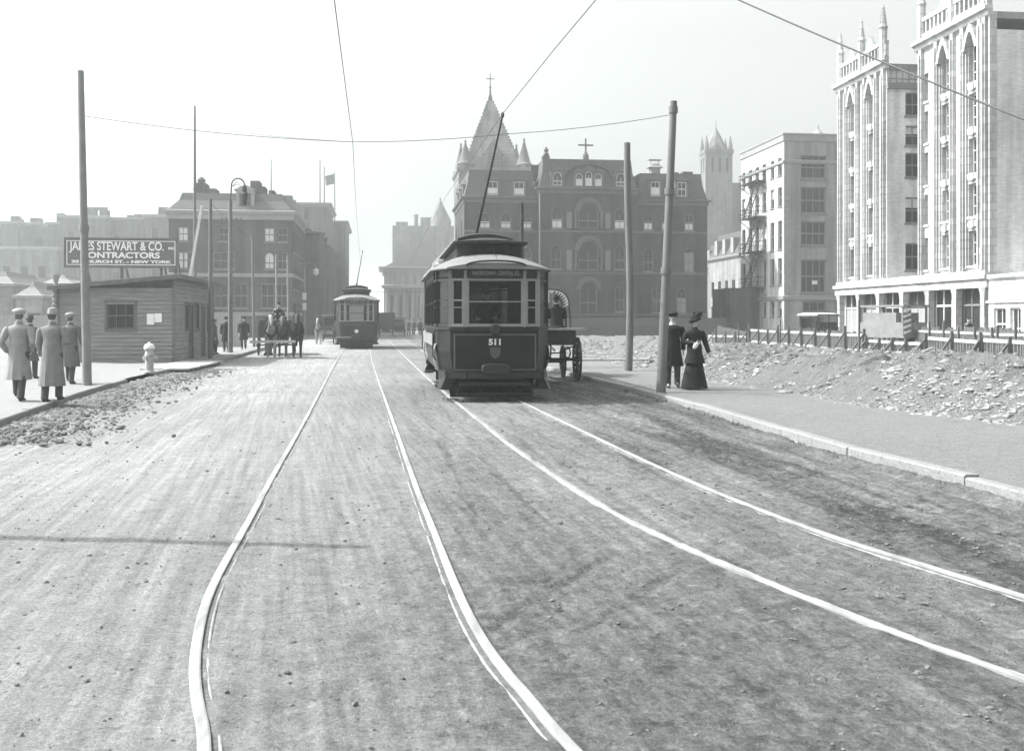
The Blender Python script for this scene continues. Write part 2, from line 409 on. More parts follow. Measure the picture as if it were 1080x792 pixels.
M_walkL = groundmat('left walk', 0.235, streak=False, var=.14, bump=.3, specks=.15)
M_walkR = groundmat('right walk', 0.20, streak=False, var=.2, bump=.8, specks=.25)
M_lot = groundmat('lot earth', 0.18, streak=False, var=.3, bump=1.0, specks=.3)
M_kerb = groundmat('kerb granite', 0.25, streak=False, var=.16, bump=.5, specks=.25, coarse=2)
M_mud = mat('groove mud', 0.11, 0.95, .4, 20, .6)

def sheet(name, X, Y, Z, m):
    nr, nc = X.shape; co = np.stack([X, Y, Z], -1).reshape(-1, 3).astype(np.float32)
    i = np.arange(nr * nc).reshape(nr, nc); q = np.stack([i[:-1, :-1], i[:-1, 1:], i[1:, 1:], i[1:, :-1]], -1).reshape(-1, 4)
    me = bpy.data.meshes.new(name); me.vertices.add(len(co)); me.vertices.foreach_set('co', co.ravel())
    me.loops.add(q.size); me.loops.foreach_set('vertex_index', q.ravel().astype(np.int32)); me.polygons.add(len(q))
    me.polygons.foreach_set('loop_start', np.arange(0, q.size, 4, dtype=np.int32)); me.polygons.foreach_set('loop_total', np.full(len(q), 4, dtype=np.int32))
    me.update(calc_edges=True); me.polygons.foreach_set('use_smooth', np.ones(len(q), dtype=bool)); me.materials.append(m)
    o = bpy.data.objects.new(name, me); C.objects.link(o); return struct(o)

gnd = MB().add([(-1500, -100, -.12), (1500, -100, -.12), (1500, 2500, -.12), (-1500, 2500, -.12)], [(0, 1, 2, 3)]).build('ground', M_lot); struct(gnd)
ys = [1.2]
while ys[-1] < 420: ys.append(ys[-1] + max(0.022, 0.0040 * ys[-1]) * (1 if ys[-1] < 60 else 3))
ys = np.array(ys); us = np.linspace(0, 1, 440)
X = fKL(ys)[:, None] * (1 - us)[None] + fKR(ys)[:, None] * us[None]; Y = np.repeat(ys[:, None], len(us), 1)
ca, sa = math.cos(R(8.2)), math.sin(R(8.2))
XR = X * ca + Y * sa; YR = -X * sa + Y * ca                      # street-aligned
near = np.clip((75 - Y) / 30, 0, 1)
dl = X - fKL(ys)[:, None]; dr = fKR(ys)[:, None] - X
rutsR = np.clip(1 - np.abs(dr - 1.2) / 1.6, 0, 1); clodL = np.clip(1.25 - dl / 1.7, 0, 1) * np.clip((Y - 13) / 5, 0, 1) * np.clip((40 - Y) / 8, 0, 1)
mid = np.clip((X + 2.5) / 2.5, 0, 1)
Z = vnoise(XR, YR, 1, 3.5, 0.35) * .008 + vnoise(X, Y, 2, 9, 9) * .007 + vnoise(X, Y, 3, 28, 28) * .004
Z += mid * (vnoise(XR, YR, 4, 6, .8) * .012 + vnoise(X, Y, 5, 14, 14) * .014 + np.clip(vnoise(X, Y, 16, 24, 24), 0, 1) * .02 + vnoise(X + Y * .5, Y - X * .5, 15, 5, .9) * .010)
Z += rutsR * (vnoise(XR, YR, 6, 5, .35) * .05 + vnoise(XR, YR, 7, 9, 2.4) * .045 + vnoise(X, Y, 8, 20, 20) * .018)
c1 = vnoise(X, Y, 9, 7, 7); c2 = vnoise(X, Y, 10, 16, 16)
Z += clodL * (np.abs(c1) * .12 + np.abs(c2) * .07 + vnoise(X, Y, 11, 34, 34) * .02)
# wheel tracks cut across the soft middle and right of the street
def seg_d(p, q):
    ax, ay = p; bx, by = q; L2 = (bx - ax) ** 2 + (by - ay) ** 2; t = np.clip(((X - ax) * (bx - ax) + (Y - ay) * (by - ay)) / L2, 0, 1); return np.sqrt((X - ax - t * (bx - ax)) ** 2 + (Y - ay - t * (by - ay)) ** 2)
rt = random.Random(4); track = np.zeros_like(X)
TRK = [((-.2, 5.2), (1.3, 8.2)), ((.05, 5.1), (1.6, 8.0)), ((-.35, 5.3), (1.1, 8.4)), ((-.6, 12.6), (.2, 8.6)), ((-2.6, 30), (-1.3, 17)), ((-1.3, 17), (-.3, 9)), ((-2.2, 31), (-.9, 16)), ((-.9, 16), (.4, 8.2))]
for i in range(16): x0_ = rt.uniform(.2, 3.6); y0_ = rt.uniform(5, 24); TRK.append(((x0_ - .14 * y0_ + 1.6, y0_), (x0_ - .14 * (y0_ + 5) + 1.6 + rt.uniform(-.4, .4), y0_ + rt.uniform(3, 8))))
for i in range(14): x0_ = rt.uniform(-7.5, -1.5); y0_ = rt.uniform(5, 30); TRK.append(((x0_, y0_), (x0_ - .15 * 6 + rt.uniform(-.5, .5), y0_ + 6)))
for k_t, (p_, q_) in enumerate(TRK):
    d_ = seg_d(p_, q_) + vnoise(X, Y, 60 + k_t, 1.2, 1.2) * .12; wd_ = .018 if k_t < 24 else .04
    track = np.maximum(track, np.clip(1.3 - d_ / wd_, 0, 1) * (np.clip(vnoise(X, Y, 90 + k_t, 2.2, 2.2) * 2.5 + .7, 0, 1)) * (1 if k_t < 24 else .45))
Z -= track * .010
Z = Z * near
# clear the rails
flat_i = np.where((Y.ravel() < 62))[0]; px_ = X.ravel()[flat_i]; py_ = Y.ravel()[flat_i]; dist = np.full(len(flat_i), 9.0)
for s in range(0, len(flat_i), 20000):
    a = px_[s:s + 20000]; b = py_[s:s + 20000]; y0, y1 = b.min() - .5, b.max() + .5
    dd = dens[(dens[:, 1] > y0) & (dens[:, 1] < y1)]
    if len(dd): dist[s:s + 20000] = np.sqrt(((a[:, None] - dd[None, :, 0]) ** 2 + (b[:, None] - dd[None, :, 1]) ** 2).min(1))
zf = Z.ravel(); k = np.clip((dist - .09) / .22, 0, 1); zf[flat_i] = zf[flat_i] * k + (-.001 + vnoise(px_, py_, 71, 6, 6) * .014 + vnoise(px_, py_, 72, 1.3, 1.3) * .012) * (1 - k); Z = zf.reshape(Z.shape)
Z += (.035 + vnoise(X, Y, 73, 3, 1.2) * .06 + vnoise(X, Y, 74, 12, 12) * .02) * np.exp(-(dr / .16) ** 2)
mud_and_exposure = np.clip(.06 + .30 * np.clip((X + .15 * Y + 2.2) / 3.5, 0, 1) + .16 * np.clip((X + .15 * Y - .2) / 4.5, 0, 1) + .22 * rutsR * (.3 + 2.4 * np.clip(vnoise(XR, YR, 41, 4, .3) + .2, 0, 1)) + .35 * np.clip(clodL, 0, 1) * (vnoise(X, Y, 42, 3, 3) + .9)
    + .2 * track + .22 * vnoise(XR, YR, 43, 1.1, .22) * (.4 + mid) + .34 * vnoise(XR, YR, 46, 9, .9) * (.2 + .35 * mid + .8 * rutsR) + .30 * vnoise(X, Y, 47, 19, 19) * (.25 + .5 * mid + .6 * rutsR) + .15 * vnoise(X, Y, 44, .35, .35) + .5 * mid * np.clip(vnoise(X, Y, 45, 5, 5) - .12, 0, 1), 0, 1)  # paler left: dry dust, plus overexposed brightness painted into the colour
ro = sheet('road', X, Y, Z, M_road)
at_ = ro.data.attributes.new('soil_and_exposure', 'FLOAT', 'POINT'); at_.data.foreach_set('value', mud_and_exposure.ravel().astype(np.float32))
n = M_road.node_tree; b_ = n.nodes['Principled BSDF']; src_ = b_.inputs['Base Color'].links[0].from_socket
an = n.nodes.new('ShaderNodeAttribute'); an.attribute_name = 'soil_and_exposure'; r_ = n.nodes.new('ShaderNodeMapRange'); r_.inputs[3].default_value = 1.27; r_.inputs[4].default_value = .46
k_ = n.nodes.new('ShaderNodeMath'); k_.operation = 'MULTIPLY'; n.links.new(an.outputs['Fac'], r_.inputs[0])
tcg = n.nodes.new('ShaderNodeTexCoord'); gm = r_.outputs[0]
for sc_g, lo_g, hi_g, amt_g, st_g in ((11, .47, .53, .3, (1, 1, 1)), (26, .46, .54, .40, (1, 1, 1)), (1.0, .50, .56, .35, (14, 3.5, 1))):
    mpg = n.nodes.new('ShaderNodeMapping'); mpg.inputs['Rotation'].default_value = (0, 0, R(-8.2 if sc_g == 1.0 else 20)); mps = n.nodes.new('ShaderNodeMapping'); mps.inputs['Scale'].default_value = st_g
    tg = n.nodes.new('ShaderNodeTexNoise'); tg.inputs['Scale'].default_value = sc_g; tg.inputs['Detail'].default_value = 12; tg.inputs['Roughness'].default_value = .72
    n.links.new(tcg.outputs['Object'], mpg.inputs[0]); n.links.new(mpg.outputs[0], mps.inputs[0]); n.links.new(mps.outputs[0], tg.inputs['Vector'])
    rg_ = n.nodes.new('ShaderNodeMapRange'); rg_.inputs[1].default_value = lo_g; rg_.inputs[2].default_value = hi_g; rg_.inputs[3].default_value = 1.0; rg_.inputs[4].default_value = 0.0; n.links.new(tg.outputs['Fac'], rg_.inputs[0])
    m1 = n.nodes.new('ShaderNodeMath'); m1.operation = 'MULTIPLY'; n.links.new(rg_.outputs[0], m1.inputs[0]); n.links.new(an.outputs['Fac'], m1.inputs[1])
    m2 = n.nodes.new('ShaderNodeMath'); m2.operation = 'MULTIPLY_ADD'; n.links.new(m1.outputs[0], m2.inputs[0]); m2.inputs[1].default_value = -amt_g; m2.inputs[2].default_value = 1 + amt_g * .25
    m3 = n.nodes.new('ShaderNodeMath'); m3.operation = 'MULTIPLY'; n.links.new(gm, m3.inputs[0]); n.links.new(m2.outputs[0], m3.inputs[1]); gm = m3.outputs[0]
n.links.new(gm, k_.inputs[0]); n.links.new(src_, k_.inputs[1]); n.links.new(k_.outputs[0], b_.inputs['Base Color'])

# sidewalks and the ground to both sides
def strip(name, fa, fb, y0, y1, z, m, n=60, nu=8, amp=.006, seed=3, step=None):
    yy = np.array([y0 + (y1 - y0) * (i / n) ** 1.6 for i in range(n + 1)]); uu = np.linspace(0, 1, nu)
    A = fa(yy); B = fb(yy); X = A[:, None] * (1 - uu) + B[:, None] * uu; Yg = np.repeat(yy[:, None], nu, 1)
    return sheet(name, X, Yg, z + vnoise(X, Yg, seed, 1.5, 1.5) * amp, m)
strip('left_sidewalk', lambda y: fKL(y) - 60, lambda y: fKL(y) - .13, 1.2, 410, .13, M_walkL, 300, 200, .03)
fWR = interp([(8.6, 2), (8.1, 9), (7.36, 15.45), (6.64, 17.6), (6.09, 19.6), (5.59, 23.4), (5.0, 26.7), (3.9, 34.6), (2.3, 46), (0.4, 60), (-4.9, 100), (-17.6, 200), (-43, 400)])
strip('right_sidewalk', lambda y: fKR(y) + .13, lambda y: fWR(y) + .5, 1.2, 410, .14, M_walkR, 300, 30, .02)
# kerbs: dressed stones end to end
def kerb(name, f, side, y0, y1, z, label=None, wd=.15, L=1.9, gap=.02):
    mb = MB(); y = y0; rnd = random.Random(5)
    while y < y1:
        a, b = y + gap, y + L; xa, xb = float(f(a)), float(f(b)); dz = rnd.uniform(-.012, .012); dx = rnd.uniform(-.005, .005)
        s = side * wd; r = .018
        sec = [(0, -.1), (0, z - r), (side * r, z), (s, z), (s, -.1)]
        mb.loft([[(xa + dx + p, a, q + dz) for p, q in sec], [(xb + dx + p, b, q + dz) for p, q in sec]])
        y += L
    return struct(mb.build(name, M_kerb))
kerb('left_kerb', fKL, -1, 1.2, 26, .15); kerb('left_kerb', fKL, -1, 31.5, 240, .15, L=2.4)
kerb('right_kerb', fKR, 1, 1.2, 240, .15, L=2.3)

# building plot right of the sidewalk: bank of thrown-up rubble, rough floor behind it
yy = np.concatenate([np.arange(8, 60, .07), np.arange(60, 240, 1.2)]); ss = np.concatenate([np.arange(0, 8, .06), np.arange(8, 9, .12), np.arange(9, 22, .45), np.arange(22, 90, 3)])
X = fWR(yy)[:, None] + ss[None]; Y = np.repeat(yy[:, None], len(ss), 1); S = np.repeat(ss[None], len(yy), 0)
def bank_h(S, Y, X):
    n1 = vnoise(X, Y, 21, .35, .22); n2 = vnoise(X, Y, 22, 1.1, 1.1); n3 = vnoise(X, Y, 23, 3.2, 3.2); n4 = vnoise(X, Y, 24, 8, 8)
    wv = 1.9 + n1 * 1.4; t = np.clip((S - .1) / wv, 0, 1); t = t * t * (3 - 2 * t)
    top = (.62 + n1 * .5) * np.clip((62 - Y) / 25, .25, 1); back = np.clip((S - 4) / 5, 0, 1)
    return .12 + t * top * (1 - .55 * back) + t * (n2 * .34 + n3 * .24 + n4 * .13 + vnoise(X, Y, 25, 17, 17) * .06)
sheet('building_plot_ground', X, Y, bank_h(S, Y, X), M_lot)
# stones over the bank
rnd = random.Random(11); mb = MB()
M_stone = mat('rubble stone', .25, .95, .6, 2.5, .3)
def stone(mb, x, y, z, r, rnd):
    vs = []; a0 = rnd.uniform(0, 6.28); sx, sy, sz = r * rnd.uniform(.8, 1.5), r * rnd.uniform(.7, 1.1), r * rnd.uniform(.45, .85); t = rnd.uniform(-.5, .5)
    for lv, k in ((-.6, .6), (.15, 1.0), (.8, .55)):
        for i in range(5):
            a = a0 + i * 1.2566 + rnd.uniform(-.3, .3); q = k * rnd.uniform(.75, 1.15)
            vs.append((x + sx * q * math.cos(a), y + sy * q * math.sin(a), z + sz * lv + t * sx * q * math.cos(a) * .4))
    fs = [(j * 5 + i, j * 5 + (i + 1) % 5, j * 5 + 5 + (i + 1) % 5, j * 5 + 5 + i) for j in range(2) for i in range(5)] + [(4, 3, 2, 1, 0), (10, 11, 12, 13, 14)]
    mb.add(vs, fs)
for i in range(15000):
    y = 10 + 45 * rnd.random() ** 1.2; s = abs(rnd.gauss(1.1, .9)); x = float(fWR(y)) + s
    cl = vnoise(np.array([x]), np.array([y]), 31, .6, .45)[0]
    if cl < -.02 and rnd.random() < .86: continue
    z = float(bank_h(np.array([s]), np.array([y]), np.array([x]))[0]); r = min(.24, .010 + rnd.expovariate(1 / .019)); stone(mb, x, y, z - r * .05, r, rnd)
for i in range(3500):
    y = 14 + 60 * rnd.random(); s = rnd.uniform(2.5, 12); x = float(fWR(y)) + s
    z = float(bank_h(np.array([s]), np.array([y]), np.array([x]))[0]); r = min(.16, .03 + rnd.expovariate(1 / .03)); stone(mb, x, y, z, r, rnd)
o = mb.build('rubble', M_stone); o['kind'] = 'stuff'
# loose clods on the road by the left kerb and scattered grit
M_clod = mat('clods', .15, .97, .3, 6, .3); mb = MB()
for i in range(5200):
    y = 14 + 22 * rnd.random(); x = float(fKL(y)) + .1 + abs(rnd.gauss(0, .75)); r = .010 + rnd.expovariate(1 / .012); stone(mb, x, y, .03, min(r, .07), rnd)
for i in range(9000):
    y = 3.5 + 28 * rnd.random() ** 1.5; lo, hi = float(fKL(y)) + .3, float(fKR(y)) - .1; u = rnd.random(); x = lo + (hi - lo) * (u if rnd.random() < .4 else 1 - abs(rnd.gauss(0, .18)))
    if x < lo or x > hi: continue
    if np.sqrt(((dens - np.array([x, y])) ** 2).sum(1)).min() < .12: continue
    stone(mb, x, y, .004, min(.004 + rnd.expovariate(1 / .004), .028), rnd)
o = mb.build('loose_clods', M_clod); o['kind'] = 'stuff'
# dry grass tufts at the right kerb's foot
M_grass = mat('dry grass', .13, .95, .3, 5); mb = MB()
for i in range(80):
    y = 8 + 17 * rnd.random(); x0 = float(fKR(y)) - rnd.uniform(0, .12); sz = rnd.uniform(.05, .11)
    for j in range(14):
        a = rnd.uniform(0, 6.28); q = rnd.uniform(.0, .09); bx, by = x0 + q * math.cos(a), y + q * math.sin(a); h = sz * rnd.uniform(.5, 1.1); lx, ly = rnd.uniform(-.05, .05), rnd.uniform(-.05, .05)
        mb.add([(bx - .005, by, -.02), (bx + .005, by + .004, -.02), (bx + lx, by + ly, h)], [(0, 1, 2)])
me = bpy.data.meshes.new('kerb_grass'); me.from_pydata(mb.v, [], mb.f); o = link('kerb_grass', me, M_grass); o['kind'] = 'stuff'

# ---------------------------------------------------------------- rails
M_rail = mat('rail steel', .27, .8, .4, 1.6, 0, metal=0, spec=.2, stretch=(3, .6, 1)); M_flange = mat('rail flange', .27, .9, .5, 8)
RL = {'L1': 'outer left rail of the leftmost track, curving away at the bottom of the picture', 'R1': 'right hand rail of the leftmost track, under the far tram',
      'L2': 'left hand rail of the track under the near tram', 'R2': 'rightmost of the four rails, nearest the right kerb'}
def sweep(mb, pts, sec):
    rings = []
    for i, p in enumerate(pts):
        a = pts[max(i - 1, 0)]; b = pts[min(i + 1, len(pts) - 1)]; dx, dy = b[0] - a[0], b[1] - a[1]; L = math.hypot(dx, dy); nx, ny = -dy / L, dx / L
        rings.append([(p[0] + nx * s, p[1] + ny * s, z) for s, z in sec])
    mb.loft(rings)
for k, pts in rail_xy.items():
    t = thing('tram_rail', RL[k], 'rail', (pts[-1][0], pts[-1][1], 0), group='the four tram rails in the street')
    off = [(p[0] - t.location.x, p[1] - t.location.y) for p in pts]
    sd = 1 if k in ('L1', 'L2') else -1                       # groove lies on the inner side; pts run far to near so the normal points to +x
    def sc_(a, b, z0, z1): return [(sd * a, z0), (sd * a, z1 - .003), (sd * (a + .008), z1), (sd * (b - .008), z1), (sd * b, z1 - .003), (sd * b, z0)]
    m = MB(); sweep(m, off, sc_(-.028, .026, -.05, .016)); m.build('rail_head', M_rail, t)
    m = MB(); sweep(m, off, [(sd * .0262, -.04), (sd * .0262, .001), (sd * .0538, .001), (sd * .0538, -.04)]); m.build('groove', M_mud, t)
    m = MB(); sweep(m, off, sc_(.054, .068, -.05, .003)); m.build('guard_lip', M_flange, t)

# timber edging with plank walk beside the shed
M_wood = mat('weathered wood', .30, .85, .3, 3, .2, stretch=(1, 1, 14)); M_woodd = mat('dark old wood', .1, .85, .3, 5, .2); M_woodl = mat('pale timber', .36, .8, .25, 4, .15)
t = thing('plank_walk', 'low plank platform beside the wooden contractor shed, its edge to the street coloured dark in place of shade', 'boardwalk', (-11.0, 33.4, .13))
m = MB()
for i in range(11): m.box(-.9, .62 + (i % 3) * .02, i * .62, i * .62 + .6, -.02, .03)
m.build('planks', M_woodl, t); MB().box(.45, .55, .05, 6.6, -.13, -.022).build('edge_beam', M_woodd, t)  # dark wood on the edge beam stands in for shade
t.rotation_euler = (0, 0, R(6.5))
# ================================================================ BUILDINGS
M_brick = brickmat('hospital brick', .056); M_brick2 = brickmat('left brick', .065); M_brick3 = brickmat('row brick', .10)
M_pale = brickmat('pale stone', .28, .9, .4, -.2, .1); M_stoneg = brickmat('grey stone', .17, .8, .35, .1, .25)
M_white = brickmat('glazed white terracotta', .48, 1.0, .5, -.35, .1); M_whiteb = brickmat('white brick', .66, .3, .1, -.15, .1)
M_trim = mat('brownstone trim', .11, .85, .2, 2); M_trimL = mat('limestone trim', .26, .85, .15, 2); M_slate = mat('slate roof', .085, .7, .3, 3, .2, stretch=(1, 1, 5))
M_slate2 = mat('pale slate roof', .2, .7, .3, 3, .2, stretch=(1, 1, 5))
M_greyb = brickmat('grey building brick', .25, .25, .09, .1, .15); M_greysun = brickmat('side brick with painted sunlight', .5, .25, .09, -.1, .1)  # flank brick is paler than the end: sunlight put into its colour
M_frame = mat('window frame', .17, .6, .1, 3); M_framew = mat('pale window frame', .55, .6, .1, 3); M_blind = mat('window shade', .62, .8, .1, 3)
M_glass = glassmat('window glass', .03); M_glassd = glassmat('dark glass', .015, rough=.15); M_tin = mat('roof tin', .25, .6, .2, 2); M_iron = mat('black iron', .04, .6, .3, 6)
M_gold = mat('grey iron', .2, .5, .1, 3)
def Wd(lx, ly, P): return (P[0] + V[0] * lx + U[0] * ly, P[1] + V[1] * lx + U[1] * ly)

# ---- hospital: left wing, central pavilion, right wing are one building
HP = (-4.4, 100.0); hos = thing('brick_hospital', 'long dark brick hospital with mansard roof and cross, facing down the street', 'building', (HP[0], HP[1], 0), TH)
def HX(px, off=0.0): return onx(px, (HP[0] + U[0] * off, HP[1] + U[1] * off), V)
def HZ(py): return zat(py, 100.8)
W0, W1, W2, W3 = HX(490), HX(568), HX(671), HX(746)
HD = 13.0
def hop(px, w, yt, yb, arch=None, **k):
    x = HX(px); d = dict(x0=x - w / 2, x1=x + w / 2, z0=HZ(yb), z1=HZ(yt))
    if arch: d['arch'] = arch; d['rise'] = k.pop('rise', w / 2)
    d.update(k); return d
low = (0.02, .42, M_blind); lowh = (.02, .5, M_blind)
lw = block
# left wing
w_l = thing('x', '', '', (0, 0, 0)); bpy.data.objects.remove(w_l)
def wing(x0, x1, y0, H, ops, mroof, ztop, inset=.5, D=HD, left=(), right=()):
    """wall box of a wing placed in the building's own frame"""
    m = MB(); Wd_ = x1 - x0
    S = [((x0, y0), (1, 0), Wd_, [dict(o, x0=o['x0'] - x0, x1=o['x1'] - x0) for o in ops]), ((x0, D), (0, -1), D - y0, left), ((x1, y0), (0, 1), D - y0, right), ((x1, D), (-1, 0), Wd_, [])]
    for O, d, L, op in S: facade(m, O, d, L, 0, H, list(op))
    m.build('wall', M_brick, hos)
    for O, d, L, op in S:
        for o in op: window(hos, O, d, o, M_frame, M_glass, .22, 2, 2, .1, o.get('blind'), .12 if not o.get('nosill') else None)
    cornice(hos, Wd_, D - y0, H, [(0, -.5), (.08, -.45), (.12, -.15), (.32, -.05), (.35, .1), (0, .16)], M_trim, x0=x0, y0=y0)
    mansard(hos, Wd_, D - y0, H + .16, ztop, inset, mroof, x0, y0)
zc = HZ(209)
ops = [hop(p, 1.05, 224, 241, 'round', blind=low) for p in (512, 534, 556)] + [hop(p, 1.05, 260, 280, 'round') for p in (512, 534, 556)] + [hop(p, 1.0, 304, 328, 'round') for p in (512, 534, 556)]
lops = [dict(x0=a, x1=a + 1.0, z0=z, z1=z + 1.8, arch='round', rise=.5) for a in (1.6, 5.2, 8.8) for z in (2.6, 6.2, 9.8)]
wing(W0, W1, .35, zc, ops, M_slate, HZ(179), left=lops)
ops = [hop(587, 1.1, 218, 241, 'round', blind=low), hop(653, 1.1, 219, 241, 'round', blind=low),
       hop(620, 2.0, 213, 241, 'round', cols=2, nosill=1), hop(586, 1.1, 258, 284, 'round'), hop(653, 1.1, 258, 284, 'round'), hop(620, 2.0, 253, 285, 'round', nosill=1),
       hop(587, 1.0, 303, 330, 'round'), hop(653, 1.0, 303, 329), hop(620, 1.7, 296, 333, 'round', nosill=1, cols=2, rows=3)]
wing(W1, W2, -.35, HZ(199), ops, M_slate, HZ(167), .5)
ops = [hop(p, .95, 224, 241.5, blind=low) for p in (684, 703, 727)] + [hop(p, 1.05, 260, 286, 'round', blind=(.0, .8, M_trimL) if p == 727 else None) for p in (684, 703, 727)] + [hop(p, 1.05, 303, 330) for p in (693,)] + [hop(719, 1.05, 303, 330, 'round', blind=(0, .6, M_trimL))]
wing(W2, W3, 0.0, HZ(210), ops, M_slate, HZ(180), .5)
# string courses, arch surrounds, quoins
m = MB()
for (a, b, y) in ((W0, W1, .35), (W1, W2, -.35), (W2, W3, 0)):
    for py in (244, 288, 332): m.box(a, b, y - .1, y - .002, HZ(py) - .1, HZ(py) + .1)
m.build('string_course', M_trim, hos)
for (px, w, yt, yb) in ((620, 2.0, 213, 241), (620, 2.0, 253, 285), (620, 1.7, 296, 316)):
    x = HX(px); zt = HZ(yt); zb = HZ(yb); m = MB(); pts = arch_pts(x - w / 2 - .03, x + w / 2 + .03, zt - w / 2, 'round', w / 2 + .03); po = arch_pts(x - w / 2 - .45, x + w / 2 + .45, zt - w / 2, 'round', w / 2 + .45)
    for i in range(len(pts) - 1): m.prismy([pts[i], pts[i + 1], po[i + 1], po[i]], -.5, -.352)
    m.build('arch_surround', M_trim, hos)
    if yt < 290:
        for s in (-1, 1): MB().lathe([(.16, zb), (.13, zb + .2), (.13, zt - w / 2 - .2), (.2, zt - w / 2)], x + s * (w / 2 + .28), -.55, 8).build('column', M_trim, hos, True)
        for s in (-1, 1): MB().box(x + s * (w / 2 + .9) - .25, x + s * (w / 2 + .9) + .25, -.42, -.352, zb, zt - w / 2).build('shutter', M_frame, hos)
def dormer(px, w, yt, yb, y0, cols=2, arch=True, blind=None):
    x = HX(px); za, zb = HZ(yb), HZ(yt); f = MB(); P = [(x - w / 2 - .22, za - .1), (x - w / 2 - .22, zb), (x, zb + .35), (x + w / 2 + .22, zb), (x + w / 2 + .22, za - .1)]
    o = dict(x0=.22, x1=.22 + w, z0=za, z1=zb - .05, arch='round', rise=w / 2) if arch else dict(x0=.22, x1=.22 + w, z0=za, z1=zb - .05)
    facade(f, (x - w / 2 - .22, y0), (1, 0), w + .44, za - .15, zb + .08, [o], .15)
    f.box(x - w / 2 - .22, x - w / 2 - .1, y0 + .01, y0 + 1.4, za - .15, zb + .08); f.box(x + w / 2 + .1, x + w / 2 + .22, y0 + .01, y0 + 1.4, za - .15, zb + .08)
    f.prismy([(x - w / 2 - .32, zb + .08), (x + w / 2 + .32, zb + .08), (x, zb + .5)], y0 - .12, y0 + 1.6)
    d = f.build("dormer", M_trim, hos); window(hos, (x - w / 2 - .22, y0), (1, 0), o, M_framew, M_glass, .15, cols, 2, .08, blind); return d
for px in (520, 548): dormer(px, 1.0, 191, 206, .3, arch=False, blind=(0, .5, M_blind))
for px in (587, 654): dormer(px, .9, 181, 196, -.42)
for px in (610, 620, 630): dormer(px, .7, 182 if px != 620 else 180, 196, -.45, blind=(0, .55, M_blind))
for px in (691, 719): dormer(px, .9, 189, 205, -.1, arch=False, blind=(.1, .6, M_blind) if px == 691 else None)
for yy_ in (3.5, 7.0, 10.5):                                           # dormers on the left flank
    f = MB(); za, zb = HZ(206), HZ(192); f.box(W0 + .05, W0 + 1.3, yy_ - .6, yy_ + .6, za, zb); f.prismx([(yy_ - .75, zb + .002), (yy_ + .75, zb + .002), (yy_, zb + .5)], W0 - .05, W0 + 1.5)
    f.build('dormer', M_trim, hos)
# big segmental gable moulding on the pavilion roof
m = MB(); x = HX(620); pts = arch_pts(x - 2.6, x + 2.6, HZ(190), 'round', 1.5); po = arch_pts(x - 2.85, x + 2.85, HZ(190), 'round', 1.75)
for i in range(len(pts) - 1): m.prismy([pts[i], pts[i + 1], po[i + 1], po[i]], -.45, .1)
m.build('gable_moulding', M_slate, hos)
zr = HZ(167); m = MB(); cx_ = HX(619); zb = HZ(167); zt = HZ(144)
m.bar((cx_, .6, zb), (cx_, .6, zt), .14); m.bar((cx_ - .75, .6, zt - .65), (cx_ + .75, .6, zt - .65), .14, .14); m.lathe([(.3, zb - .1), (.3, zb + .45), (.12, zb + .8)], cx_, .6, 8); m.build('cross', M_trim, hos)
m = MB(); cx_ = HX(695); zb = HZ(180); m.box(cx_ - .45, cx_ + .45, 1.2, 2.1, zb - .4, zb + .7); m.loft([[(cx_ - .75, 1.0, zb + .7), (cx_ + .75, 1.0, zb + .7), (cx_ + .75, 2.3, zb + .7), (cx_ - .75, 2.3, zb + .7)], [(cx_ - .3, 1.4, zb + 1.1), (cx_ + .3, 1.4, zb + 1.1), (cx_ + .3, 1.9, zb + 1.1), (cx_ - .3, 1.9, zb + 1.1)]])
m.box(cx_ - .65, cx_ + .65, 1.3, 2.0, zb + 1.45, zb + 1.52); m.bar((cx_ - .4, 1.6, zb + 1), (cx_ - .4, 1.6, zb + 1.46), .06); m.bar((cx_ + .4, 1.6, zb + 1), (cx_ + .4, 1.6, zb + 1.46), .06); m.build('ventilator', M_tin, hos)
m = MB(); cx_ = HX(577); zb = HZ(167); m.box(cx_ - .4, cx_ + .3, .2, 1.1, zb - .5, zb + .3); m.lathe([(.2, zb + .3), (.3, zb + .5), (.15, zb + .7), (.25, zb + .9), (.05, zb + 1.2)], cx_, .6, 8); m.build('finial', M_slate, hos)
for px, h in ((570, 1.0), (735, .6), (720, .5)): x = HX(px); MB().box(x - .5, x + .5, 3, 4.1, HZ(180) - .5, HZ(180) + h).build('chimney', M_brick, hos)
m = MB(); x = HX(620); m.box(x - 2, x + 2, -1.9, -.4, 0, .35); m.box(x - 1.6, x + 1.6, -1.5, -.4, .352, .7); m.build('steps', M_trimL, hos)
m = MB()
for px in (568.5, 671): m.tube([(HX(px), -.42 if px < 600 else -.1, .2), (HX(px), -.42 if px < 600 else -.1, HZ(205))], .07, 6)
m.build('downpipe', M_tin, hos)

# ---- long dark board fence in front of the hospital
Pf = gp(596, 356); t = thing('board_fence', 'long dark board fence in front of the brick hospital', 'fence', (Pf[0], Pf[1] - 6, 0), TH)
Lf = 15.2; m = MB(); rnd = random.Random(3)
x = 0
while x < Lf: w_ = .2; m.box(x, x + w_ - .012, rnd.uniform(0, .015), .03, .05, 1.95 + rnd.uniform(-.03, .03)); x += w_
m.build('boards', M_woodd, t)
m = MB(); m.box(0, Lf, .031, .1, 1.5, 1.6); m.box(0, Lf, .031, .1, .5, .6); m.box(0, Lf, -.04, -.001, 1.0, 1.08); m.build('rail', M_woodd, t)
for i in range(7): MB().box(i * Lf / 6.02 - .06, i * Lf / 6.02 + .06, .102, .22, 0, 2.0).build('post', M_woodd, t)

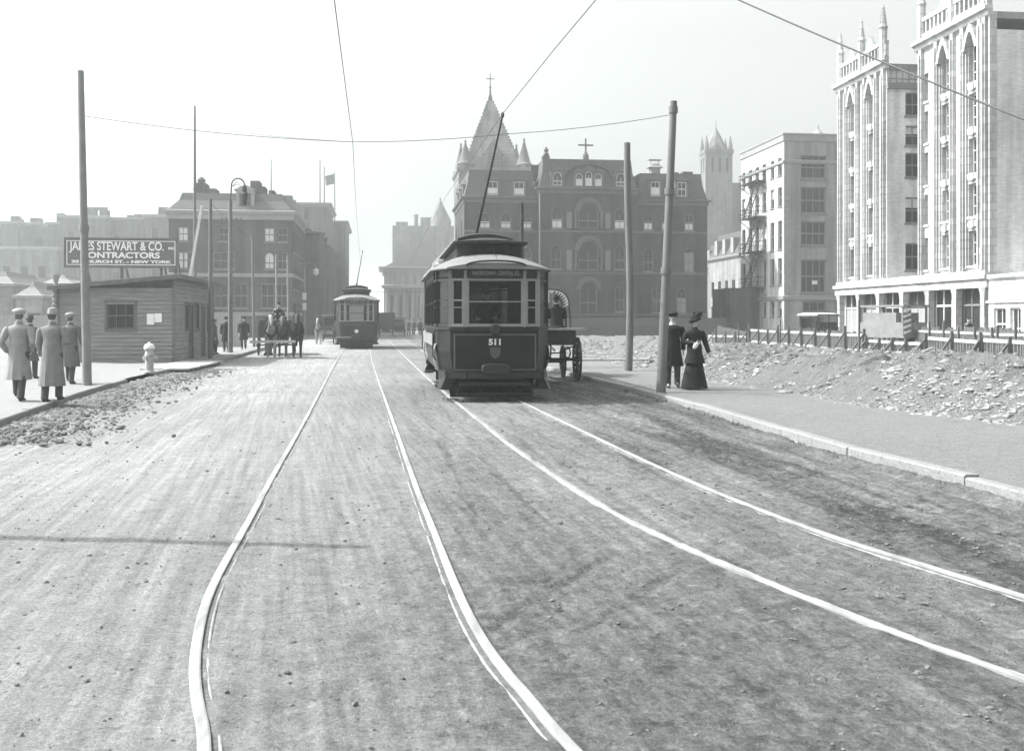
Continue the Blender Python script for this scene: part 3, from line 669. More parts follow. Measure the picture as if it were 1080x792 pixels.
# ---- stone church with pyramid spire behind the hospital
CY = 150.0; P = ((484 - CX) * CY / F, CY); ch = thing('stone_church', 'grey stone church with a steep pyramid spire and cross rising behind the brick hospital', 'church', (P[0], P[1], 0), TH)
CW = onx(560, P, V); zb = zat(178, CY + .6)
block(ch, CW, CW, zb, M_stoneg, grid(2.5, 2.6, 3, .9, zb - 5, 3, arch='round', rise=.45), grid(2.5, 2.6, 3, .9, zb - 5, 3, arch='round', rise=.45), mf=M_frame, mg=M_glassd)
cornice(ch, CW, CW, zb, [(0, -.6), (.25, -.3), (.3, .1), (0, .15)], M_stoneg)
a0, a1 = onx(500, P, V) , onx(548, P, V); hw = (a1 - a0) / 2 + .2; cxp = (onx(521, P, V)); cyp = CW / 2
za = zat(101, CY + CW / 2)
m = MB(); hw = 4.3; N = 20
rings = []
for i in range(N + 1):
    t_ = i / N; h_ = hw * (1 - t_) + .06
    for e in (0, .045):                                              # courses of stone, each set back
        rings.append([(cxp - h_ + e * 0, cyp - h_, zb + (za - zb) * t_ + e), (cxp + h_, cyp - h_, zb + (za - zb) * t_ + e), (cxp + h_, cyp + h_, zb + (za - zb) * t_ + e), (cxp - h_, cyp + h_, zb + (za - zb) * t_ + e)])
m.loft(rings); sp = m.build('spire', M_stoneg, ch)
m = MB()
for i in range(1, 22):
    t_ = i / 23; h_ = hw * (1 - t_) + .04; z_ = zb + (za - zb) * t_
    for sx in (-1, 1):
        for sy in (-1, 1): m.box(cxp + sx * h_ - .14, cxp + sx * h_ + .14, cyp + sy * h_ - .14, cyp + sy * h_ + .14, z_ - .1, z_ + .22)
cr_ = m.build('crocket', M_stoneg, sp); cr_['kind'] = 'stuff'
m = MB(); m.lathe([(.35, za - .8), (.3, za - .1), (.16, za + .3), (.1, za + 1.2), (.2, za + 1.35), (.08, za + 1.5), (.06, za + 3.4)], cxp, cyp, 8); m.bar((cxp - .6, cyp, za + 2.6), (cxp + .6, cyp, za + 2.6), .12); m.build('cross', M_iron, ch)
m = MB(); m.prismy([(cxp - 1.3, zb), (cxp - 1.3, zb + 2.2), (cxp - 1.5, zb + 2.2), (cxp, zb + 4.4), (cxp + 1.5, zb + 2.2), (cxp + 1.3, zb + 2.2), (cxp + 1.3, zb)], cyp - hw - .1, cyp - 1.2); d_ = m.build('dormer', M_stoneg, ch)
m = MB()
for i in range(5): m.box(cxp - .8, cxp + .8, cyp - hw - .25, cyp - hw - .12, zb + .5 + i * .4, zb + .62 + i * .4)
m.build('louvre', M_slate, d_)
for (tx, ty, zt_) in ((1.0, .9, zat(146, CY)), (CW - .9, .9, zat(143, CY)), (1.0, CW - .9, zat(150, CY + 9)), (CW - .9, CW - .9, zat(150, CY + 9))):
    zc_ = zat(172, CY); m = MB(); m.lathe([(1.05, 0), (1.05, zc_ - .3), (1.25, zc_ - .1), (1.25, zc_ + .1), (1.0, zc_ + .25), (.12, zt_ - .5), (.2, zt_ - .3), (.05, zt_)], tx, ty, 12); m.build('turret', M_stoneg, ch, True)
m = MB(); m.box(CW, CW + 16, 2.5, 12, 0, 15.5); m.prismx([(2.3, 15.502), (12.2, 15.502), (7.2, 21.5)], CW, CW + 16); m.build('nave', M_stoneg, ch)

# ---- far dark church mass with square tower (right of hospital)
Pn = ((744 - CX) * 220 / F, 220.0); t = thing('distant_church', 'faint distant church tower with four corner pinnacles seen to the right of the brick hospital', 'church', (Pn[0], Pn[1], 0), TH)
Wn = onx(780, Pn, V); zn = zat(191, 222); MB().box(0, Wn + 4, 4.0, 24, 0, zn).build('nave', M_brick3, t)
x1_ = onx(772.5, Pn, V); zt = zat(160, 221); block(t, x1_, 3.99, zt, M_stoneg, grid(1.6, 1.6, 3, .7, zt - 4.5, 3.2, arch='round', rise=.35), grid(1.2, 1.6, 2, .7, zt - 4.5, 3.2, arch='round', rise=.35), mf=M_frame, mg=M_glassd, simple=True)
cornice(t, x1_, 3.99, zt, [(0, -.7), (.2, -.4), (.25, .3), (0, .32)], M_stoneg)
m = MB(); za = zat(135, 222); m.lathe([(2.6, zt + .3), (.1, za), (.06, za + 1.6)], x1_ / 2, 2, 8, math.pi / 8); m.build('spire', M_stoneg, t)
for ax in (.35, x1_ - .35):
    for ay in (.35, 3.6): MB().lathe([(.5, zt - 2.0), (.5, zt + 1.2), (.05, zt + 3.4)], ax, ay, 8).build('pinnacle', M_stoneg, t)

# ---- town houses between hospital and grey building
for i, (px, Y0, lab) in enumerate(((781, 121, 'near pale row house with a bay front beside the fire escape building'), (770, 134, 'middle pale row house right of the brick hospital'), (760, 150, 'farthest pale row house behind the right end of the hospital'))):
    x = (px - CX) * Y0 / F; t = thing('row_house', lab, 'house', (x, Y0, 0), TH, 'pale row houses right of the hospital'); H_ = zat(272, 121) + .4 - i * .3
    block(t, 9, 12, H_, M_pale if i == 0 else M_stoneg, grid(2, 2.2, 3, 1, 5, 1.9), [o for z in (1.5, 4.6, 7.6) for o in grid(1.8, 2.6, 4, 1.1, z, 1.9) if z + 1.9 < H_], mf=M_frame, mg=M_glassd, simple=True)
    cornice(t, 9, 12, H_, [(0, -.4), (.3, -.1), (.35, .15), (0, .2)], M_trimL); mansard(t, 9, 12, H_ + .2, H_ + 3.0, 1.0, M_slate)
    for q in (3, 6, 9): MB().box(-.0, 1.0, q - .5, q + .5, H_ + .4, H_ + 2.2).build('dormer', M_trimL, t)
    MB().box(4, 5, 5, 6, H_ + 2.5, H_ + 4.6).build('chimney', M_brick3, t)
    MB().box(-1.6, -.01, 1, 2.6, 0, 1.4).build('stoop', M_trimL, t)

# ---- grey six storey building with fire escape
P = ((827 - CX) * 100 / F, 100.0); t = thing('grey_office_building', 'tall plain building with a bright flank, fire escape and wide windows on its grey end', 'building', (P[0], P[1], 0), TH)
Hh = zat(142, 100); D_ = 12.0; W_ = 12.0
def GZ(py, Y=100.6): return zat(py, Y)
bx0, bx1 = onx(844.5, P, V), onx(871.5, P, V); fo = []
for (yt, yb) in ((165, 189), (198, 225.5), (234, 259), (274, 309)): fo.append(dict(x0=bx0, x1=bx1, z0=GZ(yb), z1=GZ(yt), cols=4, rows=2))
fo.append(dict(x0=bx0 + .2, x1=bx1, z0=GZ(329), z1=GZ(318), cols=3, rows=1)); fo.append(dict(x0=bx0, x1=bx1 - .3, z0=.4, z1=GZ(334), cols=3, rows=1))
lo = []
for px in (784.5, 791.5, 798.5, 806, 814.5, 822.5):
    A = P; dist_ = onx(px, P, U)                                    # distance back along the flank
    for (yt, yb) in ((168.5, 187), (199, 219), (234, 264), (273, 301), (318, 334)):
        YY = 102.0; c_ = D_ - dist_; lo.append(dict(x0=c_ - .5, x1=c_ + .5, z0=zat(yb, YY), z1=zat(yt, YY)))
m = MB(); S = [((0, 0), (1, 0), W_, fo), ((W_, 0), (0, 1), D_, []), ((W_, D_), (-1, 0), W_, [])]
for O, d, L, ops in S: facade(m, O, d, L, 0, Hh, ops, .25)
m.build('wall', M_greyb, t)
m = MB(); facade(m, (0, D_), (0, -1), D_, 0, Hh, lo, .25); m.build('wall', M_greysun, t)
for o in fo: window(t, (0, 0), (1, 0), o, M_frame, M_glass, .25, o['cols'], o['rows'], .14, None, .2)
for i, o in enumerate(lo): window(t, (0, D_), (0, -1), o, M_frame, M_glassd, .25, 1, 2, .09, (.5, .95, M_blind) if i % 4 == 1 else None, .12)
cornice(t, W_, D_, Hh - 2.5, [(0, -.3), (.12, -.2), (.15, .05), (0, .1)], M_trimL, 'string_course'); cornice(t, W_, D_, Hh, [(.002, -.7), (.1, -.6), (.12, -.1), (.2, 0), (.2, .12), (-.3, .14)], M_trimL)
cornice(t, W_, D_, GZ(314), [(0, -.25), (.14, -.2), (.18, .15), (0, .2)], M_trimL, 'string_course')
m = MB()
for i in range(22): m.box(-.02, .45 + (i % 2) * .2, -.03, -.002, 4.5 + i * .58, 4.5 + i * .58 + .5)
m.build('quoins', M_trimL, t)
m = MB(); m.box(5, 7, 5, 7, Hh, Hh + .7); m.lathe([(1.1, Hh + .7), (.1, Hh + 1.7), (.05, Hh + 2.2)], 6, 6, 8); m.build('roof_hatch', M_tin, t)
MB().box(.3, W_ - .3, .3, D_ - .3, Hh - .1, Hh + .02).build('roof', M_tin, t)
# sheet of paper in a window and shop cards
MB().box(bx0 + 1.2, bx0 + 1.75, .16, .18, GZ(300), GZ(296)).build('notice', M_blind, t)
for a in (bx0 + .8, bx0 + 2.0): MB().box(a, a + .8, .14, .165, GZ(350), GZ(344)).build('shop_card', M_blind, t)
fe = MB(); ya, yb_ = D_ - onx(806, P, U), D_ - onx(785, P, U)
y_a, y_b = onx(808, P, U), onx(790, P, U)
for i, z in enumerate((5.1, 8.7, 12.2, 15.8)):
    fe.box(-1.1, -.01, y_a, y_b, z - .06, z)
    for zz in (z + .5, z + .95): fe.bar((-1.1, y_a, zz), (-1.1, y_b, zz), .05); fe.bar((-1.1, y_a, zz), (0, y_a, zz), .05); fe.bar((-1.1, y_b, zz), (0, y_b, zz), .05)
    n_ = 9
    for j in range(n_ + 1): yq = y_a + (y_b - y_a) * j / n_; fe.bar((-1.1, yq, z), (-1.1, yq, z + .95), .035)
    if i:
        zl = (5.1, 8.7, 12.2, 15.8)[i - 1]; fe.bar((-.85, y_a + .5, z), (-.85, y_b - .6, zl), .07, .14); fe.bar((-.35, y_a + .5, z), (-.35, y_b - .6, zl), .07, .14)
        for j in range(12): q = j / 12; fe.bar((-.85, y_a + .5 + (y_b - 1.1 - y_a) * q, z - (z - zl) * q), (-.35, y_a + .5 + (y_b - 1.1 - y_a) * q, z - (z - zl) * q), .05)
    fe.bar((-1.1, y_a, z - .05), (0, y_a, z - .9), .06); fe.bar((-1.1, y_b, z - .05), (0, y_b, z - .9), .06)
fe.bar((-.9, y_b - .5, 5.1), (-.9, y_b - 1.2, 1.8), .06); fe.bar((-.5, y_b - .5, 5.1), (-.5, y_b - 1.2, 1.8), .06)
fe.build('fire_escape', M_iron, t)
m = MB(); m.box(-3.2, -.01, 6.5, 12, 0, 5.0); m.build('lean_to', M_brick3, t)

# ---- white terracotta building, two wings round a light court over one shop storey
NP = (27.5, 60.0); k_ = -.11; L_ = math.hypot(k_, 1); Uw = (k_ / L_, 1 / L_); Vw = (Uw[1], -Uw[0]); THw = math.atan2(-Uw[0], Uw[1])
wb = thing('white_terracotta_building', 'tall white building with pointed top windows, pinnacles and shopfronts beyond the plank fence', 'building', (NP[0], NP[1], 0), THw)
def ws(px): return onx(px, NP, Uw)
s_far, s_c1, s_c0, s_near = ws(885.5), ws(935.5), ws(970.5), 0.0
BD = 16.0; Zc = 19.45; Z0 = 4.45
def WY(s): return 60 + s * Uw[1]
def wing_w(sa, sb, bays, narrow):
    """street facade runs from far (sb) to near (sa), normal towards the street"""
    O = (0, sb); d = (0, -1); Lw = sb - sa; ops = []
    for px in bays:
        c_ = sb - ws(px); 
        for i, (za, zb) in enumerate(((4.95, 7.0), (7.85, 9.8), (10.4, 12.5), (13.1, 15.15), (15.8, 18.3))): ops.append(dict(x0=c_ - .5, x1=c_ + .5, z0=za, z1=zb + (.45 if i == 4 else 0), arch='point' if i == 4 else None, rise=1.0, cols=2, rows=3))
    for px in narrow:
        c_ = sb - ws(px)
        for (za, zb) in ((4.95, 7.0), (7.85, 9.8), (10.4, 12.5), (13.1, 15.15), (15.8, 17.6)): ops.append(dict(x0=c_ - .22, x1=c_ + .22, z0=za, z1=zb, cols=1, rows=2))
    m = MB(); facade(m, O, d, Lw, Z0, Zc, ops, .35); facade(m, (BD, sa), (0, 1), Lw, 0, Zc, [], .3); facade(m, (BD, sb), (-1, 0), BD, Z0 if sa > 1 else Z0, Zc, [], .3)
    m.build('wall', M_white, wb)
    for o in ops: window(wb, O, d, o, M_framew, M_glass, .35, o['cols'], o['rows'], .09, None, .14)
    MB().box(.3, BD - .2, sa + .2, sb - .2, Zc - .3, Zc + .1).build('roof', M_tin, wb)
    # piers and shafts
    edges = sorted([sb - .35, sa + .35] + [ws(px) + q for px in bays for q in (-.95, .95)])
    m = MB()
    for e in edges:
        m.box(-.22, -.002, e - .17, e + .17, Z0 + .2, Zc - .2); m.box(-.32, -.221, e - .07, e + .07, Z0 + .2, Zc - .6)
    for px in bays:
        c_ = ws(px)
        for q in (-.64, .64): m.box(-.12, -.001, c_ + q - .05, c_ + q + .05, Z0 + .3, 17.6)
        pts = [(c_ - (x_ - c_), z_) for x_, z_ in arch_pts(c_ - .55, c_ + .55, 17.75, 'point', 1.05)]; po = [(c_ - (x_ - c_), z_) for x_, z_ in arch_pts(c_ - .85, c_ + .85, 17.75, 'point', 1.5)]
        for i in range(len(pts) - 1): m.prismx([pts[i], pts[i + 1], po[i + 1], po[i]], -.28, -.001)
        for zz in (7.05, 9.85, 12.55, 15.2): m.box(-.1, -.001, c_ - .5, c_ + .5, zz + .2, zz + .5); m.box(-.16, -.101, c_ - .2, c_ + .2, zz + .12, zz + .58)
    m.build('pier', M_white, wb)
    m = MB(); m.prismy([(-.0, Zc - .3), (-.25, Zc - .2), (-.3, Zc), (-.5, Zc + .1), (-.5, Zc + .3), (0, Zc + .35)], sa - .3, sb + .3); m.build('cornice', M_white, wb)
    # parapet: pierced battlement
    m = MB(); m.box(-.2, .15, sa, sb, Zc + .351, Zc + .7)
    n_ = int(Lw / .5)
    for i in range(n_ + 1): q = sa + Lw * i / n_; m.box(-.15, .1, q - .07, q + .07, Zc + .701, Zc + 1.5)
    m.box(-.2, .15, sa, sb, Zc + 1.501, Zc + 1.75)
    for c_ in [ws(px) for px in bays]: m.prismx([(c_ - .6, Zc + 1.751), (c_ + .6, Zc + 1.751), (c_, Zc + 2.6)], -.16, .1)
    m.build('parapet', M_white, wb)
    for q in sorted({sb - .35, sa + .35, (sa + sb) / 2 - .1}):
        m = MB(); m.lathe([(.28, Zc + .3), (.28, Zc + 2.6), (.34, Zc + 2.7), (.24, Zc + 2.9), (.05, Zc + 4.3)], -.1, q, 8); 
        for i in range(5): zz = Zc + 3.05 + i * .24; m.box(-.1 - .26 + i * .035, -.1 + .26 - i * .035, q - .04, q + .04, zz, zz + .08)
        m.build('pinnacle', M_white, wb)
    # end walls towards the camera
    return ops
wing_w(s_c1, s_far, (900, 919.5), (932.5,)); wing_w(s_near, s_c0, (998, 1026.5), (977,))
# near flank of the far wing: wide dark windows, railing above
ce = [dict(x0=1.35, x1=3.2, z0=za, z1=zb) for za, zb in ((5.2, 7.1), (8.5, 10.3), (11.7, 13.4), (13.9, 15.3), (16.0, 17.6))]
m = MB(); facade(m, (0, s_c1), (1, 0), BD, Z0, 18.2, ce, .3); m.box(0.01, BD, s_c1 + .31, s_c1 + .5, Z0, Zc); m.build('wall', M_whiteb, wb)
for o in ce: window(wb, (0, s_c1), (1, 0), o, M_frame, M_glassd, .3, 3, 2, .1, (.6, 1.0, M_blind) if o['z0'] in (13.9, 8.5) else None, .15)
m = MB()
for i in range(9): m.bar((.2 + i * .45, s_c1 - .1, 18.2), (.2 + i * .45, s_c1 - .1, 19.5), .06)
m.bar((.0, s_c1 - .1, 19.5), (4.2, s_c1 - .1, 19.5), .08); m.bar((.0, s_c1 - .1, 18.5), (4.2, s_c1 - .1, 18.5), .08); m.box(-.05, 4.3, s_c1 - .25, s_c1 - .01, 17.8, 18.2); m.build('railing', M_frame, wb)
# near flank of near wing
m = MB(); facade(m, (0, 0), (1, 0), BD, 0, Zc - 1, [], .3); facade(m, (BD, s_c0), (-1, 0), BD, Z0, Zc, []); m.build('wall', M_whiteb, wb)
m = MB(); m.box(-.1, .35, -.12, -.002, Z0, Zc); m.build('quoins', M_white, wb)
m = MB(); m.box(9, 11, s_c0 + .1, s_c1 - .1, Z0, Zc); m.build('wall', M_whiteb, wb)
# shop storey: flared columns, lintel, glazed fronts
m = MB(); m.box(-.35, .3, s_near - .2, s_far + .1, Z0 - .85, Z0 - .35); m.box(-.5, .3, s_near - .25, s_far + .15, Z0 - .349, Z0 - .1); m.box(-.3, BD - .1, s_near + .02, s_far, Z0 - .099, Z0 + .16); m.build('lintel', M_white, wb)
cols_px = (888, 908.5, 929.5, 955, 982, 1011, 1041); cs = [ws(p) for p in cols_px]
for c_ in cs:
    m = MB(); rr = []
    for hw_, z in ((.26, 0), (.26, .5), (.2, .6), (.19, 2.6), (.21, 3.1), (.26, 3.35), (.36, Z0 - .86)): rr.append([(-.3 - (hw_ - .24) * .3, c_ - hw_, z), (.12, c_ - hw_, z), (.12, c_ + hw_, z), (-.3 - (hw_ - .24) * .3, c_ + hw_, z)])
    m.loft(rr).build('column', M_white, wb)
for i in range(len(cs) - 1):
    a, b = cs[i + 1] + .2, cs[i] - .2
    f = MB()
    f.box(.2, .3, a, b, 0, .55); f.box(.22, .28, a, b, 2.55, 2.68)
    for j in range(4): q = a + (b - a) * j / 3; f.box(.22, .28, q - .04, q + .04, .55, Z0 - .9)
    fo_ = f.build('shop_front', M_frame if i % 2 else M_framew, wb); MB().box(.29, .31, a, b, .56, Z0 - .86).build('pane', M_glassd if i in (2, 4) else M_glass, fo_)
    if i in (0, 1, 3): MB().box(.24, .27, a + .1, b - .1, .8, 2.5).build('blind', M_trimL, fo_)
m = MB(); m.box(.4, BD - .1, s_near + .05, s_far - .05, 0, Z0 - .12); m.build('shop_storey', M_whiteb, wb)
# low pale annexe at the near end
t = thing('pale_shop', 'low pale shop with a boarded front at the right edge of the picture', 'shop', (NP[0] + .3, NP[1] - 4.6, 0), THw)
block(t, 9, 4.4, 4.2, M_whiteb, [], [dict(x0=.5, x1=1.7, z0=.6, z1=2.4), dict(x0=2.1, x1=3.1, z0=.1, z1=2.4)], mf=M_framew, mg=M_glass, roof=M_tin); cornice(t, 9, 4.4, 4.2, [(0, -.3), (.15, -.1), (.15, .1), (0, .12)], M_white); cornice(t, 9, 4.4, 2.75, [(0, -.1), (.12, -.06), (.12, .06), (0, .1)], M_white, 'string_course')

# ---- left side: big brick corner building
BP = ((308 - CX) * 95 / F, 95.0); WB = -onx(178, BP, V); P0 = (BP[0] - V[0] * WB, BP[1] - V[1] * WB)
t = thing('brick_corner_building', 'large brick corner building with pale cornice, mansard roof and chimneys left of the street', 'building', (P0[0], P0[1], 0), TH)
def BX(px): return onx(px, P0, V)
def BZ(py): return zat(py, 94.5)
fo = []
for px, kind in ((193, 1), (236, 2), (284, 3), (298, 0)):
    x = BX(px)
    for (yt, yb) in ((240, 255), (266, 284)): fo.append(dict(x0=x - (.95 if kind == 2 and yt > 250 else .45), x1=x + (.95 if kind == 2 and yt > 250 else .45), z0=BZ(yb), z1=BZ(yt), arch='round' if kind == 3 and yt > 250 else None, rise=.4, cols=3 if kind == 2 and yt > 250 else 2, blind=(.0, 1, M_blind) if kind in (1, 3) else None))
for px in (226, 240, 254, 282, 297): x = BX(px); fo.append(dict(x0=x - .6, x1=x + .6, z0=BZ(325), z1=BZ(299)))
fo.append(dict(x0=BX(199) - .5, x1=BX(199) + .5, z0=BZ(284), z1=BZ(266)))
lo = [o for z in (1.4, 4.6, 8.0) for o in grid(1.6, 2.6, 5, 1.0, z, 1.9)]
Hb = BZ(228); DB = 14.0
block(t, WB, DB, Hb, M_brick2, fo, [], lo, mf=M_frame, mg=M_glass, sill=.12)
cornice(t, WB, DB, Hb, [(0, -.35), (.12, -.3), (.15, 0), (.4, .25), (.45, .45), (0, .55)], M_trimL)
cornice(t, WB, DB, BZ(290), [(0, -.2), (.1, -.18), (.15, .1), (0, .15)], M_trimL, 'string_course'); cornice(t, WB, DB, BZ(331), [(0, -.2), (.12, -.18), (.15, .1), (0, .15)], M_trimL, 'string_course')
mansard(t, WB, DB, Hb + .6, BZ(203), 1.0, M_slate)
for (a, b, yt) in ((201, 213, 193), (216, 224, 199), (261, 271, 190), (264, 277, 196), (280, 286, 199)): MB().box(BX(a), BX(b), 2 + (a % 3) * .8, 4.2 + (a % 3) * .8, Hb + 1, BZ(yt) + .2).build('chimney', M_brick2, t)
MB().lathe([(.25, BZ(203)), (.25, BZ(190)), (.4, BZ(187)), (.2, BZ(184)), (.05, BZ(183))], BX(206.5), 3, 8).build('chimney_pot', M_brick2, t)
x = BX(258); f = MB(); f.box(x - .8, x + .8, .35, 2, Hb + .6, Hb + 2.4); f.prismy([(x - 1, Hb + 2.402), (x + 1, Hb + 2.402), (x, Hb + 2.9)], .25, 2.2); d_ = f.build('dormer', M_trimL, t); MB().box(x - .5, x + .5, .3, .348, Hb + .9, Hb + 2.1).build('pane', M_glass, d_)
for q in (3, 6.5, 10): MB().box(WB - 1.2, WB - .2, q - .6, q + .6, Hb + .6, Hb + 2.2).build('dormer', M_trimL, t)
# ---- row further along the left side: bow fronts then taller blocks
def left_house(Y0, D, H, lab, name='row_house', mansd=0, mw=None, cat='house', W=12, xoff=0.0, gable=False, roofm=None):
    x = BP[0] + U[0] * (Y0 - 95) / U[1] + xoff; t = thing(name, lab, cat, (x - V[0] * W, Y0 - V[1] * W, 0), TH, 'buildings in the left hand street row')
    ro = [o for i in range(int(H / 3.3)) for o in grid(1.6, 2.7, max(1, int((D - 1) / 2.7)), 1.1, 1.3 + i * 3.3, 1.9) if 1.3 + i * 3.3 + 1.9 < H - .4]
    block(t, W, D, H, mw or M_brick3, [o for i in range(int(H / 3.3)) for o in grid(W - 3.4, 2.2, 1, .9, 1.3 + i * 3.3, 1.9) if 3.2 + i * 3.3 < H - .4], [], ro, mf=M_frame, mg=M_glassd, simple=True, roof=M_tin)
    cornice(t, W, D, H, [(0, -.4), (.3, -.15), (.6, .05), (.6, .3), (0, .35)], M_trimL)
    if mansd: mansard(t, W, D, H + .35, H + mansd, 1.2, roofm or M_slate)
    if gable: MB().prismx([(0, H + .351), (D, H + .351), (D / 2, H + gable)], 0, W - .2).build('gable_roof', M_slate2, t)
    return t
for i, (Y0, D, H, lab) in enumerate(((110, 13, 11.3, 'first brick row house beyond the brick corner building on the left'), (123.3, 13, 11.0, 'second brick row house beyond the brick corner building'), (136.6, 14, 11.2, 'third brick row house down the left side of the street'))):
    t = left_house(Y0, D, H, lab, mansd=1.6)
    for q in (3.2, 9.4):                                               # bow fronts and steps
        m = MB(); m.lathe([(1.5, 0), (1.5, H - .5), (1.7, H - .3), (1.7, H - .1)], 12.3, q, 12); m.build('bow_front', M_brick3, t, True)
    for q in (6.4,): m = MB(); m.box(12.02, 13.8, q - .9, q + .9, 0, 1.0); m.box(13.82, 14.4, q - .9, q + .9, 0, .5); m.build('stoop', M_trimL, t)
left_house(152, 15, 13.6, 'tall pale gabled block above the left row houses', 'gabled_building', W=14, xoff=-4.0, gable=3.4, cat='building')
left_house(150.8, 1.0, 10, 'narrow brick link between the row houses and the gabled block', 'row_house', W=12)
left_house(168, 18, 20.3, 'tall flat roofed block carrying flagpoles far down the left side', 'apartment_block', cat='building', W=16, xoff=-.5)
left_house(188, 22, 19.3, 'last tall block with projecting cornice at the far end of the left side', 'apartment_block', cat='building', W=14, xoff=1.6)
def pole(name, lab, cat, x, y, z0, z1, r0, r1, m, group=None, top=(0, 0), joints=(), n=10, kink=0):
    t = thing(name, lab, cat, (x, y, z0), 0, group); L = z1 - z0; pts = []; rs = []
    for i in range(9):
        q = i / 8; k = math.sin(q * 5.1) * kink; pts.append((top[0] * q + k, top[1] * q + k * .4, L * q)); rs.append(r0 + (r1 - r0) * q)
    MB().tube(pts, rs, n).build('shaft', m, t, True)
    for j in joints:
        c = (top[0] * j, top[1] * j, L * j); MB().tube([(c[0], c[1], c[2] - .07), (c[0], c[1], c[2] + .07)], (r0 + (r1 - r0) * j) * 1.3, n).build('collar', m, t)
    return t
M_pole = mat('painted steel pole', .14, .6, .15, 3); M_polew = mat('wooden pole', .13, .9, .3, 2, .4, stretch=(6, 6, .5)); M_polel = mat('left pole', .2, .8, .15, 3)
for px, Y0, yt, yb, lab in ((337.5, 175, 168, 226, 'thin flagpole without flag on the tall left block'), (342, 176, 176, 226, 'shorter bare flagpole just left of the flying flag')):
    pole('flagpole', lab, 'flagpole', (px - CX) * Y0 / F, Y0, zat(yb, Y0) - 1, zat(yt, Y0), .13, .08, M_pole, 'flagpoles on roofs')
t = pole('flagpole', 'flagpole with a flag blowing left on the roofs at the far left street end', 'flagpole', (351 - CX) * 190 / F, 192, zat(246, 190) - 1, zat(180, 190), .14, .08, M_pole, 'flagpoles on roofs')
m = MB(); n_ = 9; L = zat(180, 190) - (zat(246, 190) - 1)
for i in range(n_): q = i / (n_ - 1); m.v += [(-.1 - 1.7 * q, math.sin(q * 6) * .25, L - .25 - q * .6), (-.1 - 1.5 * q, math.sin(q * 6 + .5) * .25, L - 2.1 - q * .5), (-.1 - 1.5 * q, math.sin(q * 6 + .5) * .25 + .02, L - 2.1 - q * .5), (-.1 - 1.7 * q, math.sin(q * 6) * .25 + .02, L - .25 - q * .6)]
m.f = [(4 * i + j, 4 * i + (j + 1) % 4, 4 * i + 4 + (j + 1) % 4, 4 * i + 4 + j) for i in range(n_ - 1) for j in range(4)]; m.build('flag', M_trim, t, True)
pole('flagpole', 'very thin mast on the mansard roof of the brick corner building', 'flagpole', (286 - CX) * 97 / F, 97, 13.0, zat(168, 97), .06, .03, M_pole, 'flagpoles on roofs')

# ---- far left pale blocks
rnd = random.Random(8)
def skyblock(pxa, pxb, yt, Y0, lab, m=None, D=14, wins=True):
    P = ((pxa - CX) * Y0 / F, Y0); Wk = onx(pxb, P, V); H = zat(yt, Y0 + .06 * Wk); t = thing('apartment_block', lab, 'building', (P[0], P[1], 0), TH, 'faint blocks on the left skyline')
    ops = [o for i in range(int(H / 3.4)) for o in grid(1.6, 2.6, int((Wk - 1.2) / 2.6), 1.2, 1.4 + 3.4 * i, 2.0) if 3.4 + 3.4 * i < H - .5]
    block(t, Wk, D, H, m or M_brick3, ops[:60], [], [], mf=M_frame, mg=M_glass, simple=True, roof=M_tin); cornice(t, Wk, D, H, [(0, -.3), (.3, -.1), (.4, .25), (0, .3)], M_trimL)
    for k in range(2 + int(Wk / 9)): x = rnd.uniform(1, Wk - 2); MB().box(x, x + rnd.uniform(.8, 1.8), 2, 4, H + .02, H + rnd.uniform(.8, 2)).build('chimney', M_brick3, t)
    return t
skyblock(-60, -3, 236, 190, 'faint pale block at the very left edge of the skyline'); skyblock(1, 19, 235, 186, 'faint narrow block at the left edge behind the first walking man')
skyblock(21.5, 41, 236, 192, 'faint block second from the left on the skyline'); skyblock(50, 64, 236, 180, 'faint narrow block just left of the contractor sign')
skyblock(64, 112, 229, 178, 'faint wide block directly above the contractor sign, with a roof frame'); skyblock(112.5, 152, 231, 182, 'faint block above the right end of the contractor sign'); skyblock(152.5, 178, 228, 170, 'faint block with small cupola touching the brick corner building')
skyblock(-80, 60, 262, 160, 'low broad faint block behind the pale slate roofs', M_stoneg)
t = thing('roof_water_frame', 'timber water tank frame on the roof above the contractor sign', 'tank frame', ((97 - CX) * 180 / F, 182, zat(229, 178))); m = MB()
m.box(-1.8, 1.8, 0, .4, 1.6, 2.1); m.box(-1.8, -1.3, 0, .4, 0, 1.6); m.box(.5, 1.8, 0, 1.5, 0, 1.6); m.build('frame', M_brick3, t)
# pale roofs lower left
for (pa, pb, yt, ym, Y0, lab) in ((-70, 14, 286, 300, 84, 'low pale roofed house at the left picture edge'), (17, 44, 297, 313, 80, 'small pale house with steep mansard behind the walking men'), (45, 76, 290, 300, 88, 'low pale flat house just left of the wooden shed')):
    P = ((pa - CX) * Y0 / F, Y0); Wk = onx(pb, P, V); H = zat(ym, Y0); t = thing('low_house', lab, 'house', (P[0], P[1], 0), TH, 'low pale houses behind the shed')
    block(t, Wk, 9, H, M_pale, grid(1.3, 2.4, max(1, int((Wk - 1) / 2.4)), 1, 1.0, 1.3), mf=M_frame, mg=M_glass, simple=True); cornice(t, Wk, 9, H, [(0, -.2), (.2, -.1), (.25, .1), (0, .15)], M_trimL); mansard(t, Wk, 9, H + .15, zat(yt, Y0 + 1), .9, M_slate2)
P = (-62, 66); t = thing('board_fence', 'plain board fence behind the walking men, left of the shed', 'fence', (-33.0, 60, .1), TH); m = MB()
for i in range(85): m.box(i * .2, i * .2 + .188, 0, .03, 0, 1.9)
m.build('boards', M_wood, t); m = MB(); m.box(0, 17, .031, .1, .4, .5); m.box(0, 17, .031, .1, 1.4, 1.5); m.build('rail', M_wood, t)

